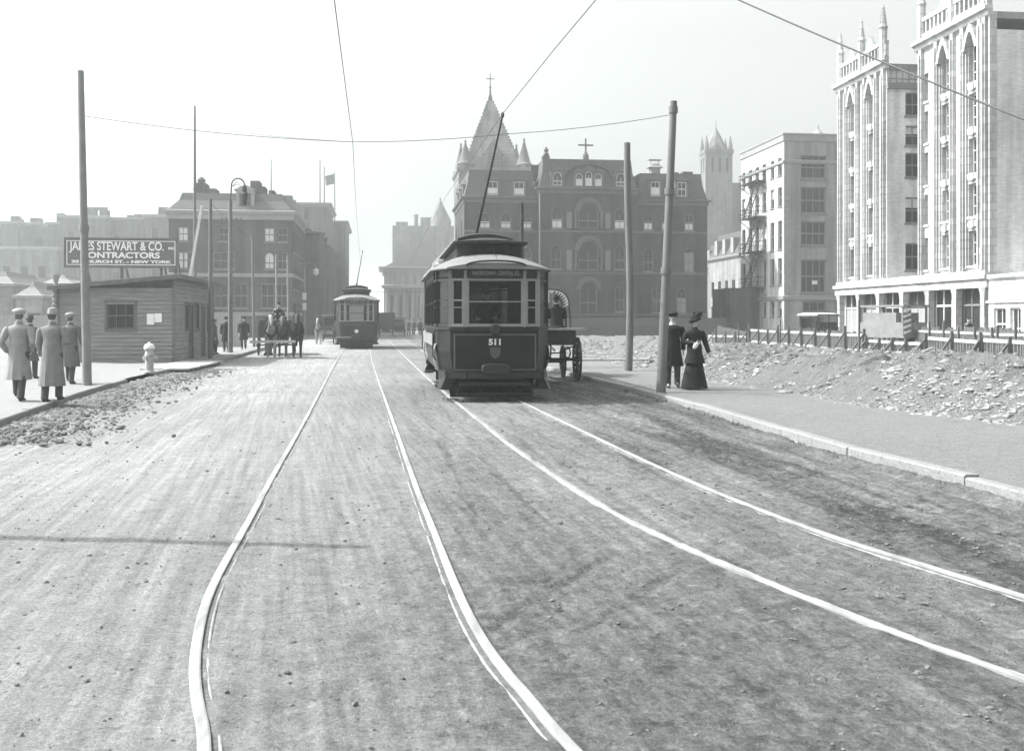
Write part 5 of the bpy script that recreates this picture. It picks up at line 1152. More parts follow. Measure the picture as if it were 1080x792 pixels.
        m = MB(); m.box(-.75, .75, *sorted((y_ + s * .02, y_ + s * .1)), .34, .42); m.box(-.8, .8, *sorted((y_ + s * .0, y_ + s * .06)), .15, .19)
        for q in (-.78, -.3, .3, .78): m.bar((q, y_ + s * .05, .17), (q, y_ + s * .3, .5), .04)
        for i in range(9): m.bar((-.76 + i * .19, y_ + s * .03, .14), (-.76 + i * .19, y_ + s * .75, .13), .03, .02)
        m.build('lifeguard', M_truck, t)
        for sx in (-1, 1):
            m = MB(); m.box(*sorted((sx * .55, sx * 1.02)), *sorted((y_ + s * .12, y_ + s * .45)), .27, .33); m.box(*sorted((sx * .99, sx * 1.22)), *sorted((y_ + s * .5, y_ + s * 1.2)), .28, .32)
            m.loft([[(sx * 1.0, y_ + s * .06, .6), (sx * 1.06, y_ + s * .3, .6), (sx * .86, y_ + s * .3, .6), (sx * .84, y_ + s * .06, .6)], [(sx * 1.14, y_ + s * .1, .26), (sx * 1.22, y_ + s * .35, .26), (sx * .92, y_ + s * .3, .26), (sx * .96, y_ + s * .06, .26)]]); m.build('step', M_tram, t)
            m = MB(); m.tube([(sx * 1.22, y_ + s * .66, 1.5), (sx * 1.27, y_ + s * .66, 1.4), (sx * 1.27, y_ + s * .66, .95), (sx * 1.2, y_ + s * .66, .85)], .018, 6); m.build('grab_rail', M_iron, t, True)
            m = MB(); pr = [(sx * (1.16 + .09 * math.sin(q * 2.6)), .62 + q * .58) for q in [i / 8 for i in range(9)]]
            m.loft([[(px_, y_ + s * .68, pz) for px_, pz in pr] + [(px_ - sx * .02, y_ + s * .68, pz) for px_, pz in pr[::-1]], [(px_, y_ + s * 1.22, pz) for px_, pz in pr] + [(px_ - sx * .02, y_ + s * 1.22, pz) for px_, pz in pr[::-1]]]); m.build('step_apron', M_cream, t, True)
    for yv in (L / 2 - 1.0, L / 2 + 1.0):
        for sx in (-1, 1): w_ = MB().tube([(sx * .66, yv, .4), (sx * .78, yv, .4)], .39, 22).build('wheel', M_truck, t); MB().tube([(sx * .78, yv, .4), (sx * .88, yv, .4)], .1, 10).build('axle_box', M_iron, w_)
        m = MB().tube([(-.66, yv, .4), (.66, yv, .4)], .06, 8); m.build('axle', M_truck, t)
    m = MB()
    for sx in (-1, 1): m.box(*sorted((sx * .86, sx * .94)), L / 2 - 1.9, L / 2 + 1.9, .45, .56); m.box(*sorted((sx * .84, sx * .93)), L / 2 - 1.3, L / 2 + 1.3, .2, .27)
    m.box(-.82, .82, L / 2 - .6, L / 2 + .6, .18, .43); m.box(-.9, .9, .75, .8, .06, .44); m.box(-.9, .9, L - .8, L - .75, .06, .44); m.build('truck_frame', M_truck, t)
    m = MB(); m.box(-.95, -.55, 2.0, L - 2.0, .64, 1.1); m.box(.55, .95, 2.0, L - 2.0, .64, 1.1); m.box(-1.12, 1.12, 1.28, 1.33, .64, 1.6); m.box(-1.12, -.4, 1.28, 1.33, 1.6, 2.7); m.box(.4, 1.12, 1.28, 1.33, 1.6, 2.7); m.build('interior', M_seat, t)
    MB().tube([(-.45, .32, .64), (-.45, .32, 1.45)], .09, 10).build('controller', M_iron, t)
    if head:
        MB().lathe([(.11, 0), (.11, .1), (.09, .12), (.01, .12)], 0, 0, 14).build('headlight', M_num, t, True).matrix_local = Matrix.Translation((0, .04, 1.02)) @ Matrix.Rotation(R(90), 4, 'X')
        m = MB(); m.box(-1.12, -.1, -.06, .03, .64, .72); m.build('fender_board', M_cream, t)
    else:
        MB().lathe([(.12, 0), (.12, .08), (.09, .12), (.01, .12)], 0, 0, 14).build('headlight', M_truck, t, True).matrix_local = Matrix.Translation((.0, .03, 1.5)) @ Matrix.Rotation(R(90), 4, 'X')
    if number:
        tt = text(number, .17, M_num, 'lettering', ds, (.0, .018, 1.245), (R(90), 0, 0), .008); xs = [v.co.x for v in tt.data.vertices]; tt.scale = (.255 / (max(xs) - min(xs)), 1, 1)
        m = MB(); m.prismy([(-.11, 1.14), (.11, 1.14), (.11, 1.02), (.07, .94), (0, .9), (-.07, .94), (-.11, 1.02)], .022, .034); e_ = m.build('shield_emblem', mat('emblem', .085, .5, .1), ds); 
    return t
TR1 = (-.345, 21.7); a1 = math.atan(.12)
tz = pw(530, 120.5, 22.5)
# trolley pole tip in the tram's own frame
def loc(p, o, a): dx, dy = p[0] - o[0], p[1] - o[1]; return (dx * math.cos(a) + dy * math.sin(a), -dx * math.sin(a) + dy * math.cos(a))
lt = loc((tz[0], tz[1]), TR1, a1)
tr1 = tram('tram', 'dark tram number 511 standing nearest, on the right hand track', TR1[0], TR1[1], a1, '511', 'WATERTOWN - CENTRAL SQ', spole=((.0, 4.7, 3.8), (lt[0], lt[1], tz[2])))
TR2 = (c1(61.5) - .03, 61.5)
tr2 = tram('tram', 'paler distant tram on the left hand track, seen down the street', TR2[0], TR2[1], math.atan(.147), None, 'LAKE ST', light_front=True, spole=((0, 5.2, 3.8), (.35, 8.6, 6.1)), head=True); tr2.scale = (1.08, 1, 1.04)
# ================================================================ PEOPLE
M_skin = mat('skin', .42, .6, .08, 6); M_hair = mat('dark hair', .09, .8, .2, 20)
M_coatd = mat('dark wool', .018, .9, .3, 9, .2); M_coatm = mat('grey wool', .1, .9, .2, 7, .2); M_coatl = mat('light grey overcoat', .24, .9, .15, 5, .2); M_coatl2 = mat('mid grey overcoat', .18, .9, .15, 5, .2)
M_shoe = mat('shoe leather', .03, .5, .2, 9); M_trous = mat('trousers', .07, .9, .2, 9, .2); M_cap = mat('pale cap', .3, .9, .15, 9); M_glove = mat('pale glove', .5, .8, .1, 9); M_skirt = mat('dark skirt', .022, .9, .35, 5, .3)
def hand_chain(vs, es, rs, wi, wrist, d, side, curl=.5):
    """palm and five fingers grown from the wrist vertex wi; d is the unit direction of the forearm"""
    d = Vector(d).normalized(); lat = d.cross(Vector((0, 1, 0)) if abs(d.y) < .8 else Vector((1, 0, 0))).normalized(); fr = lat.cross(d).normalized()
    pal = Vector(wrist) + d * .055; vs.append(tuple(pal)); es.append((wi, len(vs) - 1)); rs.append((.036, .018)); pi = len(vs) - 1
    for k, (o_, L_) in enumerate(((-.030, .068), (-.010, .078), (.011, .074), (.030, .058))):
        b = pal + fr * o_ + d * .035; c = b + (d * (1 - curl * .3) + lat * side * curl * .4) * L_ * .5; e = c + (d * (1 - curl) + lat * side * curl) * L_ * .5
        i0 = len(vs); vs += [tuple(b), tuple(c), tuple(e)]; rs += [.0105, .0095, .008]; es += [(pi, i0), (i0, i0 + 1), (i0 + 1, i0 + 2)]
    b = pal - d * .02 - fr * .034; c = b + (-fr * .7 + d * .8).normalized() * .032; e = c + (d + lat * side * .3).normalized() * .03
    i0 = len(vs); vs += [tuple(b), tuple(c), tuple(e)]; rs += [.013, .011, .009]; es += [(pi, i0), (i0, i0 + 1), (i0 + 1, i0 + 2)]
def tube_mesh(chains, n=12, sub=False):
    m = MB()
    for pts, r in chains: m.tube(pts, r, n)
    return m
def person(lab, x, y, z, face, h=1.74, female=False, coat=M_coatd, coat_len=.55, hat='cap', hatm=None, trous=M_trous, stride=.16, phase=1, arms=None, sit=False, skirt=False, shoe=M_shoe, glove=None, group=None, lean=0.0, detail=True, headturn=0.0, scarf=None):
    """local frame: faces -y, stands on z=0"""
    k = h / 1.75; sw = .185 if female else .205
    hipz = .93; V_ = []; E_ = []; R_ = []
    def add(p, r, par=None):
        V_.append((p[0] * k, p[1] * k, p[2] * k)); R_.append(tuple(q * k for q in r) if isinstance(r, tuple) else r * k)
        if par is not None: E_.append((par, len(V_) - 1))
        return len(V_) - 1
    ly = -lean
    if sit: hz = .50
    else: hz = hipz
    pel = add((0, 0, hz), (.15, .11)); wst = add((0, ly * .3, hz + .17), (.135, .10), pel); chs = add((0, ly * .7, hz + .37), (.16, .115), wst); nk0 = add((0, ly, hz + .52), (.075, .07), chs)
    nk = add((0, ly, hz + .58), .052, nk0); hd0 = add((0, ly - .012, hz + .645), (.062, .075), nk); hd1 = add((0, ly - .01, hz + .72), (.076, .09), hd0); hd2 = add((0, ly, hz + .785), (.062, .075), hd1)
    feet = []; knees = []
    for s in (-1, 1):
        f = s * phase * stride
        hip = add((s * .095, 0, hz - .05), .085, pel)
        if sit: kn = add((s * .13, -.44, hz - .02), .06, hip); an = add((s * .13, -.48, hz - .42), .042, kn); toe = add((s * .13, -.60, hz - .46), (.04, .03), an); add((s * .13, -.68, hz - .475), (.03, .02), toe); feet.append((s * .13, -.5, hz - .46)); knees.append(((s * .13, -.44, hz - .02), (s * .13, -.48, hz - .42), (s * .095, 0, hz - .05)))
        else:
            lift = max(0, f) * .35; kn = add((s * .1, -f * .6 - .03, .50), .058, hip); an = add((s * .1, -f + (.02), .09 + lift), .04, kn); toe = add((s * .105, -f - .1, .045 + lift * .35), (.04, .03), an); add((s * .11, -f - .17, .03), (.032, .022), toe); feet.append((s * .105, -f, lift)); knees.append(((s * .1, -f * .6 - .03, .50), (s * .1, -f + .02, .09 + lift), (s * .095, 0, hz - .05)))
    armp = []
    for s in (-1, 1):
        sh_ = add((s * sw, ly, hz + .46), .062, chs)
        A = (arms or {}).get(s)
        if A: el, wr = A
        else: f = -s * phase * stride; el = (s * (sw + .05), -f * .55 + .03, hz + .19); wr = (s * (sw + .045), -f * 1.1 - .04, hz - .05)
        e_ = add(el, .045, sh_); w_ = add(wr, (.032, .026), e_); armp.append(((s * sw, ly, hz + .46), el, wr))
        dv = Vector(wr) - Vector(el)
        if detail: 
            V2 = []; base = len(V_)
            vs2 = list(V_); hand_chain(vs2, E_, R_, w_, V_[w_], dv, -s, .5); V_[:] = vs2
        else: q = Vector(wr) + dv.normalized() * .1; add(tuple(q), (.035, .02), w_)
    me = skin(V_, E_, R_, pel, 1 if detail else 0)
    body = link('person', me, M_skin, None, 'all', (x, y, z), face); tag(body, lab, 'person', group)
    if headturn: pass
    # head details
    hz_ = (hz + .70) * k; hy_ = (ly - .01) * k
    if detail:
        m = MB(); m.loft([[(-.012 * k, hy_ - .082 * k, hz_ + .03 * k), (.012 * k, hy_ - .082 * k, hz_ + .03 * k), (0, hy_ - .07 * k, hz_ + .03 * k)], [(-.018 * k, hy_ - .085 * k, hz_ - .012 * k), (.018 * k, hy_ - .085 * k, hz_ - .012 * k), (0, hy_ - .112 * k, hz_ - .012 * k)], [(-.012 * k, hy_ - .08 * k, hz_ - .022 * k), (.012 * k, hy_ - .08 * k, hz_ - .022 * k), (0, hy_ - .09 * k, hz_ - .022 * k)]])
        for s in (-1, 1): m.ell((s * .08 * k, hy_ + .005 * k, hz_), (.012 * k, .022 * k, .034 * k), 8, 6)
        m.build('nose_and_ears', M_skin, body, True)
        m = MB()
        for s in (-1, 1): m.ell((s * .03 * k, hy_ - .083 * k, hz_ + .018 * k), (.014 * k, .008 * k, .008 * k), 8, 6)
        m.ell((0, hy_ - .085 * k, hz_ - .045 * k), (.024 * k, .008 * k, .006 * k), 8, 6); m.build('eyes_and_mouth', M_hair, body, True)
    m = MB(); rings = []
    for q, (rx, ry, dz, dy) in enumerate(((.055, .04, -.06, .03), (.078, .07, -.01, .018), (.086, .09, .04, .012), (.07, .08, .09, .01), (.02, .02, .115, .01))):
        rings.append([(rx * k * math.cos(a), hy_ + (dy + ry * (math.sin(a) if math.sin(a) > 0 else math.sin(a) * (.2 if q < 2 else .75))) * k, hz_ + dz * k) for a in [2 * math.pi * i / 14 for i in range(14)]])
    if female: m.ell((0, hy_ + .07 * k, hz_ - .01), (.06 * k, .05 * k, .05 * k), 10, 8)
    m.loft(rings); m.build('hair', M_hair, body, True)
    # trousers or skirt
    rnd = random.Random(int(abs(x * 37 + y * 11)))
    if skirt:
        rings = []
        for q in range(9):
            t_ = q / 8; z_ = (hz - .02 - t_ * (hz - .05)); r_ = .16 + .17 * t_ ** 1.15; rings.append([((r_ * (1 + .05 * math.sin(i * 2.1 + q * .3) * t_)) * k * math.cos(2 * math.pi * i / 26), (r_ * .82 * (1 + .07 * math.sin(i * 1.7) * t_) - (0) + 0) * k * math.sin(2 * math.pi * i / 26) + .02 * t_ * k, z_ * k) for i in range(26)])
        MB().loft(rings).build('skirt', M_skirt, body, True)
    else:
        m = MB()
        for kn, an, hp in knees: m.tube([Vector(hp) * k + Vector((0, 0, .06 * k)), Vector(hp) * k * .6 + Vector(kn) * k * .4, Vector(kn) * k, (Vector(kn) * .4 + Vector(an) * .6) * k, (Vector(an) - Vector((0, 0, .03))) * k], [q * k for q in (.105, .095, .078, .07, .068)], 12)
        m.ell((0, 0, hz * k), (.165 * k, .125 * k, .12 * k), 14, 8); m.build('trousers', trous, body, True)
    for i, f in enumerate(feet):
        m = MB(); fx, fy, fz = [q * k for q in f]
        if sit: fz = f[2] * k - .0
        rings = []
        for (dy, rx, rz) in ((.06, .02, .03), (.05, .036, .05), (.0, .04, .055), (-.08, .045, .04), (-.15, .042, .028), (-.20, .02, .015)): rings.append([(fx + rx * k * math.cos(a), fy + dy * k, fz + max(0, rz * k * (1 + math.sin(a)))) for a in [2 * math.pi * j / 10 for j in range(10)]])
        m.loft(rings); m.build('shoe', shoe, body, True)
    # coat body: shoulders to hem
    rings = []; hem = hz - coat_len + .1; top = hz + .535; N = 28
    prof = [(.0, .078, .075), (.04, .15, .085), (.10, sw + .02, .115), (.2, sw + .015, .13), (.4, sw - .03, .135), (.55, .165 if not female else .14, .13), (.75, .185, .15)]
    H_ = top - (hz - .02)
    zs_ = [(top - f_ * H_, rx, ry) for f_, rx, ry in prof] + [(hz - .02 - (hz - .02 - hem) * q, .185 + .06 * q * (1.2 if female else 1), .155 + .06 * q) for q in (0, .25, .5, .75, 1.0)]
    for z_, rx, ry in zs_:
        t_ = min(1, max(0, (hz + .1 - z_) / .6)); yc = ly * min(1, max(0, (z_ - hz) / .5))
        rings.append([((rx + .014 * t_ * math.sin(3.1 * i + 1)) * k * math.cos(2 * math.pi * i / N), (yc + (ry + .016 * t_ * math.sin(2.3 * i)) * math.sin(2 * math.pi * i / N)) * k, z_ * k) for i in range(N)])
    m = MB().loft(rings, caps=False)
    for (s0, el, wr) in armp:
        a, b, c = Vector(s0), Vector(el), Vector(wr); m.tube([(a + Vector((-.02 * (1 if a.x > 0 else -1), 0, .0))) * k, a.lerp(b, .15) * k, a.lerp(b, .6) * k, b * k, b.lerp(c, .5) * k, (b.lerp(c, .97)) * k], [q * k for q in (.07, .077, .068, .064, .056, .052)], 12)
    ct = m.build('coat', coat, body, True)
    m = MB(); m.loft([[(.07 * q * k * math.cos(a), (ly + .065 * q * math.sin(a)) * k, (hz + zz) * k) for a in [2 * math.pi * i / 14 for i in range(14)]] for q, zz in ((1.2, .525), (1.05, .575), (1.0, .60))], caps=False); m.build('collar', scarf or coat, body, True)
    hm_ = hatm or coat; top_ = hz_ + .075 * k
    m = MB()
    if hat == 'cap': 
        rings = [[((rx * math.cos(a)) * k, hy_ + (ry * math.sin(a) + dy) * k, top_ + dz * k) for a in [2 * math.pi * i / 16 for i in range(16)]] for rx, ry, dy, dz in ((.086, .10, .0, -.045), (.115, .13, 0, -.005), (.13, .145, -.005, .022), (.108, .12, -.0, .055), (.06, .07, 0, .078), (.01, .01, 0, .084))]
        m.loft(rings); m.loft([[(.06 * math.cos(a) * k, hy_ + (-.085 - .06 * abs(math.sin(a))) * k, top_ + zz * k) for a in [math.pi + math.pi * i / 8 for i in range(9)]] for zz in (-.03, -.018)])
    elif hat == 'bowler':
        m.loft([[((rx * math.cos(a)) * k, hy_ + ry * math.sin(a) * k, top_ + dz * k) for a in [2 * math.pi * i / 18 for i in range(18)]] for rx, ry, dz in ((.08, .092, -.04), (.125, .15, -.03), (.13, .155, -.02), (.086, .098, -.022), (.085, .098, .04), (.07, .08, .085), (.02, .02, .1))])
    elif hat == 'lady':
        m.loft([[((rx * math.cos(a)) * k, hy_ + ry * math.sin(a) * k, top_ + (dz + .035 * math.cos(a)) * k) for a in [2 * math.pi * i / 20 for i in range(20)]] for rx, ry, dz in ((.09, .1, -.05), (.15, .15, -.03), (.165, .165, -.005), (.13, .13, .03), (.12, .12, .09), (.09, .09, .125), (.03, .03, .13))])
        for i in range(14): a = rnd.uniform(0, 6.28); m.ell((.07 * math.cos(a) + .07, hy_ + .06 * math.sin(a), top_ + .12 + rnd.uniform(-.02, .04)), (.035, .035, .03), 6, 4)
    m.build('hat', hm_, body, True)
    return body
def at(px, py, z): x, y = gp(px, py, z); return x, y, z
zL = .135; AW = math.pi                                              # faces away
x, y, z = at(20, 422.5, zL); person('man in a light overcoat and pale cap walking away at the left edge', x, y, z, AW + .12, 1.77, coat=M_coatl, coat_len=.62, hat='cap', hatm=M_cap, stride=.2, phase=1, group='men walking away on the left sidewalk', arms={-1: ((-.30, .1, 1.12), (-.2, -.08, .95)), 1: ((.3, .08, 1.12), (.26, -.12, .95))})
x, y, z = at(55, 424, zL); person('man in a long grey overcoat and light cap walking away, second from the pole', x, y, z, AW + .05, 1.76, coat=M_coatl2, coat_len=.72, hat='bowler', hatm=M_cap, stride=.09, phase=-1, group='men walking away on the left sidewalk', arms={-1: ((-.30, .04, 1.16), (-.2, -.16, 1.14))})
x, y, z = at(74, 404.5, zL); person('man in a dark long overcoat and flat cap walking away right beside the grey pole', x, y, z, AW, 1.73, coat=mat('charcoal overcoat', .13, .9, .15, 5, .2), coat_len=.6, hat='cap', hatm=M_coatl, stride=.17, phase=1, group='men walking away on the left sidewalk')
x, y, z = at(31.5, 401, zL); person('mostly hidden man in a dark cap ahead of the man at the left edge', x, y, z, AW, 1.68, coat=M_coatm, coat_len=.5, hat='bowler', hatm=M_coatm, stride=.1, phase=-1, group='men walking away on the left sidewalk')
x, y, z = at(709.5, 409, .14); person('man in a dark overcoat and cap walking toward us, half behind the steel pole', x, y, z, -.05, 1.74, coat=M_coatd, coat_len=.52, hat='cap', hatm=M_coatd, stride=.07, phase=1, scarf=M_glove, group='couple on the right sidewalk')
x, y, z = at(732.5, 411, .14); person('woman in a dark jacket, wide hat and ankle length skirt on the right sidewalk', x, y, z, .1, 1.62, True, coat=M_coatd, coat_len=.38, hat='lady', hatm=M_coatd, stride=.08, skirt=True, group='couple on the right sidewalk', arms={-1: ((-.27, .03, 1.16), (-.06, -.19, 1.13)), 1: ((.29, .06, 1.14), (.345, -.05, .90))})
t = thing('handbag', 'small pale bag held before the woman in the long skirt', 'bag', (x - .02, y - .27, z + 1.0)); M_bag = mat('pale bag', .6, .7, .1, 5); MB().ell((0, 0, 0), (.05, .03, .09), 10, 8).build('pouch', M_bag, t, True); MB().tube([(-.03, 0, .07), (-.03, 0, .12), (.03, 0, .12), (.03, 0, .07)], .006, 6).build('handle', M_bag, t); t.rotation_euler = (0, R(35), 0)
ped = [(238.5, 371, 1.72, M_coatd, 0, .03, 'dark dressed man standing at the left kerb just left of the lamp post'), (257, 368.5, 1.74, M_coatd, 0.2, .15, 'dark dressed man walking toward us right of the looped lamp post'), (226, 374, 1.6, M_coatm, 1.5, .05, 'figure partly hidden at the far corner of the wooden shed'),
       (443, 354, 1.7, M_coatd, 3.1, .1, 'figure standing on the far right kerb nearest the tram'), (436, 354.5, 1.68, M_coatm, 0, .1, 'small distant figure, second beside the far parked car'), (431, 353.5, 1.7, M_coatm, 1, .1, 'small distant figure walking just right of the far parked car'), (452, 356, 1.7, M_coatd, 2, .06, 'distant person at the kerb left of the near tram roof line')]
for px, py, h, cm, fa, st_, lab in ped: x, y, z = at(px, py, .13); person(lab, x, y, z, fa, h, coat=cm, coat_len=.5, hat='bowler', stride=st_, group='distant pedestrians', detail=y < 60)
# figures by the white building
for px, Y0, z, lab, cm in ((951, 62, .2, 'small figure in front of the white building near the shopfront', M_coatl), (1022, 52, .15, 'dark figure standing in the shopfront at the right', M_coatd)): person(lab, (px - CX) * Y0 / F, Y0, z, .5, 1.7, coat=cm, coat_len=.5, hat='bowler', stride=.06, group='distant pedestrians', detail=False)
# motorman inside the near tram
mm_ = person('motorman in dark uniform behind the front window of the near tram', 0, 0, 0, 0, 1.72, coat=M_coatd, hat='cap', stride=.02, coat_len=.3, arms={-1: ((-.27, .0, 1.18), (-.22, -.22, 1.12)), 1: ((.27, 0, 1.18), (.2, -.2, 1.15))})
q = Vector((-.12, .72, .64)); mm_.location = (TR1[0] + q.x * math.cos(a1) - q.y * math.sin(a1), TR1[1] + q.x * math.sin(a1) + q.y * math.cos(a1), .64); mm_.rotation_euler = (0, 0, a1)

# ================================================================ HORSES
M_hdark = mat('dark bay coat', .03, .6, .3, 4); M_hgrey = mat('dapple grey coat', .26, .7, .4, 5); M_mane = mat('mane', .03, .8, .3, 20); M_hmid = mat('brown coat', .10, .6, .25, 4); M_harn = mat('harness leather', .02, .5, .2, 9)
def horse(lab, x, y, face, m_, h=1.0, group=None, head=0.0):
    """faces -y; withers about 1.6 m"""
    V_ = [(0, .0, 1.18), (0, .45, 1.2), (0, .85, 1.22), (0, -.4, 1.18), (0, -.62, 1.28), (0, -.82, 1.55), (0, -1.0, 1.84), (0, -1.12, 1.9), (head, -1.28, 1.74), (head, -1.44, 1.52), (head, -1.5, 1.44)]
    R_ = [(.29, .33), (.27, .31), (.25, .30), (.26, .33), (.2, .26), (.13, .19), (.10, .14), (.10, .12), (.09, .11), (.065, .075), (.06, .06)]
    E_ = [(0, 1), (1, 2), (0, 3), (3, 4), (4, 5), (5, 6), (6, 7), (7, 8), (8, 9), (9, 10)]
    for s in (-1, 1):
        b = len(V_); f = s * .07
        V_ += [(s * .17, -.48, .98), (s * .16, -.5 - f, .78), (s * .15, -.5 - f * 1.5, .46), (s * .15, -.5 - f * 1.8, .14), (s * .15, -.56 - f * 1.8, .04)]; R_ += [.13, .085, .055, .042, .055]; E_ += [(3, b), (b, b + 1), (b + 1, b + 2), (b + 2, b + 3), (b + 3, b + 4)]
        b = len(V_); f = -f
        V_ += [(s * .17, .82, .98), (s * .17, .70 - f, .80), (s * .16, .98 - f, .52), (s * .16, .92 - f, .14), (s * .16, .86 - f, .04)]; R_ += [.17, .12, .058, .045, .055]; E_ += [(2, b), (b, b + 1), (b + 1, b + 2), (b + 2, b + 3), (b + 3, b + 4)]
    V_ = [(a * h, b * h, c * h) for a, b, c in V_]; R_ = [tuple(q * h for q in r) if isinstance(r, tuple) else r * h for r in R_]
    o = link('horse', skin(V_, E_, R_, 0, 1), m_, None, 'all', (x, y, 0), face); tag(o, lab, 'horse', group)
    m = MB()
    for s in (-1, 1): m.loft([[(s * .05 + .025 * math.cos(a), -1.08 + .02 * math.sin(a), 1.98) for a in [i * 1.571 for i in range(4)]], [(s * .07 + .03 * math.cos(a), -1.09 + .02 * math.sin(a), 2.05) for a in [i * 1.571 for i in range(4)]], [(s * .075 + .004 * math.cos(a), -1.1 + .004 * math.sin(a), 2.14) for a in [i * 1.571 for i in range(4)]]])
    m.build('ears', m_, o, True)
    m = MB()
    m.loft([[(sx * w_, yy_ + dy, zz_) for sx, dy, dz in ((-1, 0, 0), (1, 0, 0), (1, .12, 0), (-1, .12, 0))] for w_, yy_, zz_ in ((.03, -1.1, 2.02), (.035, -.92, 1.96), (.04, -.72, 1.76), (.03, -.5, 1.5))]); m.build('mane', M_mane, o, True)
    MB().tube([(0, 1.12, 1.38), (0, 1.22, 1.25), (0, 1.25, .9), (0, 1.22, .5)], [.05, .07, .08, .03], 8).build('tail', M_mane, o, True)
    m = MB(); rg = [(.25 * math.cos(a), -.66 + .10 * math.sin(a), 1.32 + .34 * math.sin(a)) for a in [2 * math.pi * i / 16 for i in range(17)]]; m.tube(rg, .045, 6); m.build('collar', M_harn, o, True)
    m = MB(); m.tube([(.31 * math.cos(a), .1, 1.2 + .36 * math.sin(a)) for a in [2 * math.pi * i / 16 for i in range(17)]], .018, 5)
    for s in (-1, 1): m.tube([(s * .3, -.6, 1.25), (s * .33, .2, 1.15), (s * .3, 1.0, 1.05)], .018, 5); m.tube([(s * .1 + head, -1.32, 1.7), (s * .16, -1.0, 1.7), (s * .2, -.3, 1.5)], .012, 5)
    m.tube([(.1 * math.cos(a) + head, -1.42 + .03 * math.sin(a), 1.54 + .09 * math.sin(a)) for a in [2 * math.pi * i / 10 for i in range(11)]], .014, 5); m.build('harness', M_harn, o, True)
    return o
M_wag = mat('wagon dark paint', .05, .6, .3, 4); M_wheel = mat('wagon wheel', .06, .7, .3, 6)
def wheel(parent, x, y, r, m=None, spokes=12, w_=.06, name='wheel'):
    mb = MB(); 
    for rr, ww in ((r, w_),):
        pts = []; n = 28; vs = []
        for i in range(n):
            a = 2 * math.pi * i / n
            for (q, ox) in ((rr, -ww / 2), (rr, ww / 2), (rr - .07, ww / 2), (rr - .07, -ww / 2)): vs.append((x + ox, y + q * math.cos(a), r + q * math.sin(a)))
        mb.add(vs, [(4 * i + j, 4 * i + (j + 1) % 4, 4 * ((i + 1) % n) + (j + 1) % 4, 4 * ((i + 1) % n) + j) for i in range(n) for j in range(4)])
    w0 = mb.build(name, m or M_wheel, parent)
    mb = MB()
    for i in range(spokes): a = 2 * math.pi * i / spokes; mb.bar((x, y, r), (x, y + (r - .06) * math.cos(a), r + (r - .06) * math.sin(a)), .035)
    mb.tube([(x - .1, y, r), (x + .1, y, r)], .085, 10); mb.build('spokes', m or M_wheel, w0); return w0
# near wagon beside the tram (seen from behind)
x, y = gp(590, 403); wg = thing('canopy_wagon', 'dark open wagon with a fringed arched canopy standing right of the near tram', 'wagon', (x - .25, y + .2, 0), a1)
k_ = y / F
for sx in (-1, 1):
    wheel(wg, sx * .78, .1, .62); wheel(wg, sx * .70, 2.0, .48)
m = MB(); m.box(-.66, .66, -.35, 2.4, 1.02, 1.08)
for sx in (-1, 1): m.box(*sorted((sx * .62, sx * .66)), -.35, 2.4, 1.081, 1.42)
m.box(-.62, .62, -.35, -.31, 1.081, 1.42); m.box(-.62, .62, 2.36, 2.4, 1.081, 1.6); m.build('wagon_box', M_wag, wg)
m = MB(); m.box(-.72, .95, -.45, .1, 1.43, 1.49); m.build('tail_board', mat('worn pale board', .35, .8, .3, 3), wg)
m = MB(); m.tube([(-.78, .1, .62), (.78, .1, .62)], .04, 8); m.tube([(-.7, 2.0, .48), (.7, 2.0, .48)], .04, 8); m.box(-.06, .06, .1, 2.0, .6, .68); m.build('axles', M_iron, wg)
m = MB()
for sx in (-1, 1):
    for s in (-1, 1): m.tube([(sx * .5, .1 + q * .5, .66 + .3 * (1 - q * q) ** .5 * s * .5 + .15) for q in (-1, -.8, -.4, 0, .4, .8, 1)], .02, 6)
m.tube([(-.6, -.2, .98), (-.2, -.2, .8), (.2, -.2, .8), (.6, -.2, .98)], .02, 6); m.build('springs', M_iron, wg, True)
MB().box(-.55, .55, .7, 1.15, 1.45, 1.55).build('seat', M_wag, wg)
m = MB(); arc = [(-.62, 1.5)] + [(.62 * math.cos(a) * (abs(math.cos(a)) ** -.35 if abs(math.cos(a)) > .05 else 1) * .93, 2.15 + .42 * math.sin(a)) for a in [math.pi - math.pi * i / 16 for i in range(17)]] + [(.62, 1.5)]
for yv in (.25, .95, 1.55): m.tube([(px_, yv, pz) for px_, pz in arc], .022, 6)
m.build('canopy_hoops', M_iron, wg, True)
m = MB(); a2 = arc[1:-1]; m.loft([[(px_, yv, pz + dz) for (px_, pz) in a2] + [(px_ * .985, yv, pz - .015) for (px_, pz) in a2[::-1]] for yv, dz in ((.95, .02), (1.3, .025), (1.56, .02))]); m.build('canopy_cloth', M_harn, wg, True)
m = MB()
for i in range(1, 17):
    px_, pz = arc[i]; px2, pz2 = arc[i + 1]; cx_, cz_ = (px_ + px2) / 2, (pz + pz2) / 2
    dx_, dz_ = -cx_ * .28, -.12; m.prismy([(px_ * .97, pz - .02), (px2 * .97, pz2 - .02), (cx_ + dx_, cz_ + dz_)], .235, .245)
m.build('fringe', mat('pale fringe', .6, .9, .1, 6), wg)
m = MB(); m.box(-.02, .06, .5, .54, 2.2, 2.56); m.build('canopy_lining', mat('pale fringe', .6), wg)
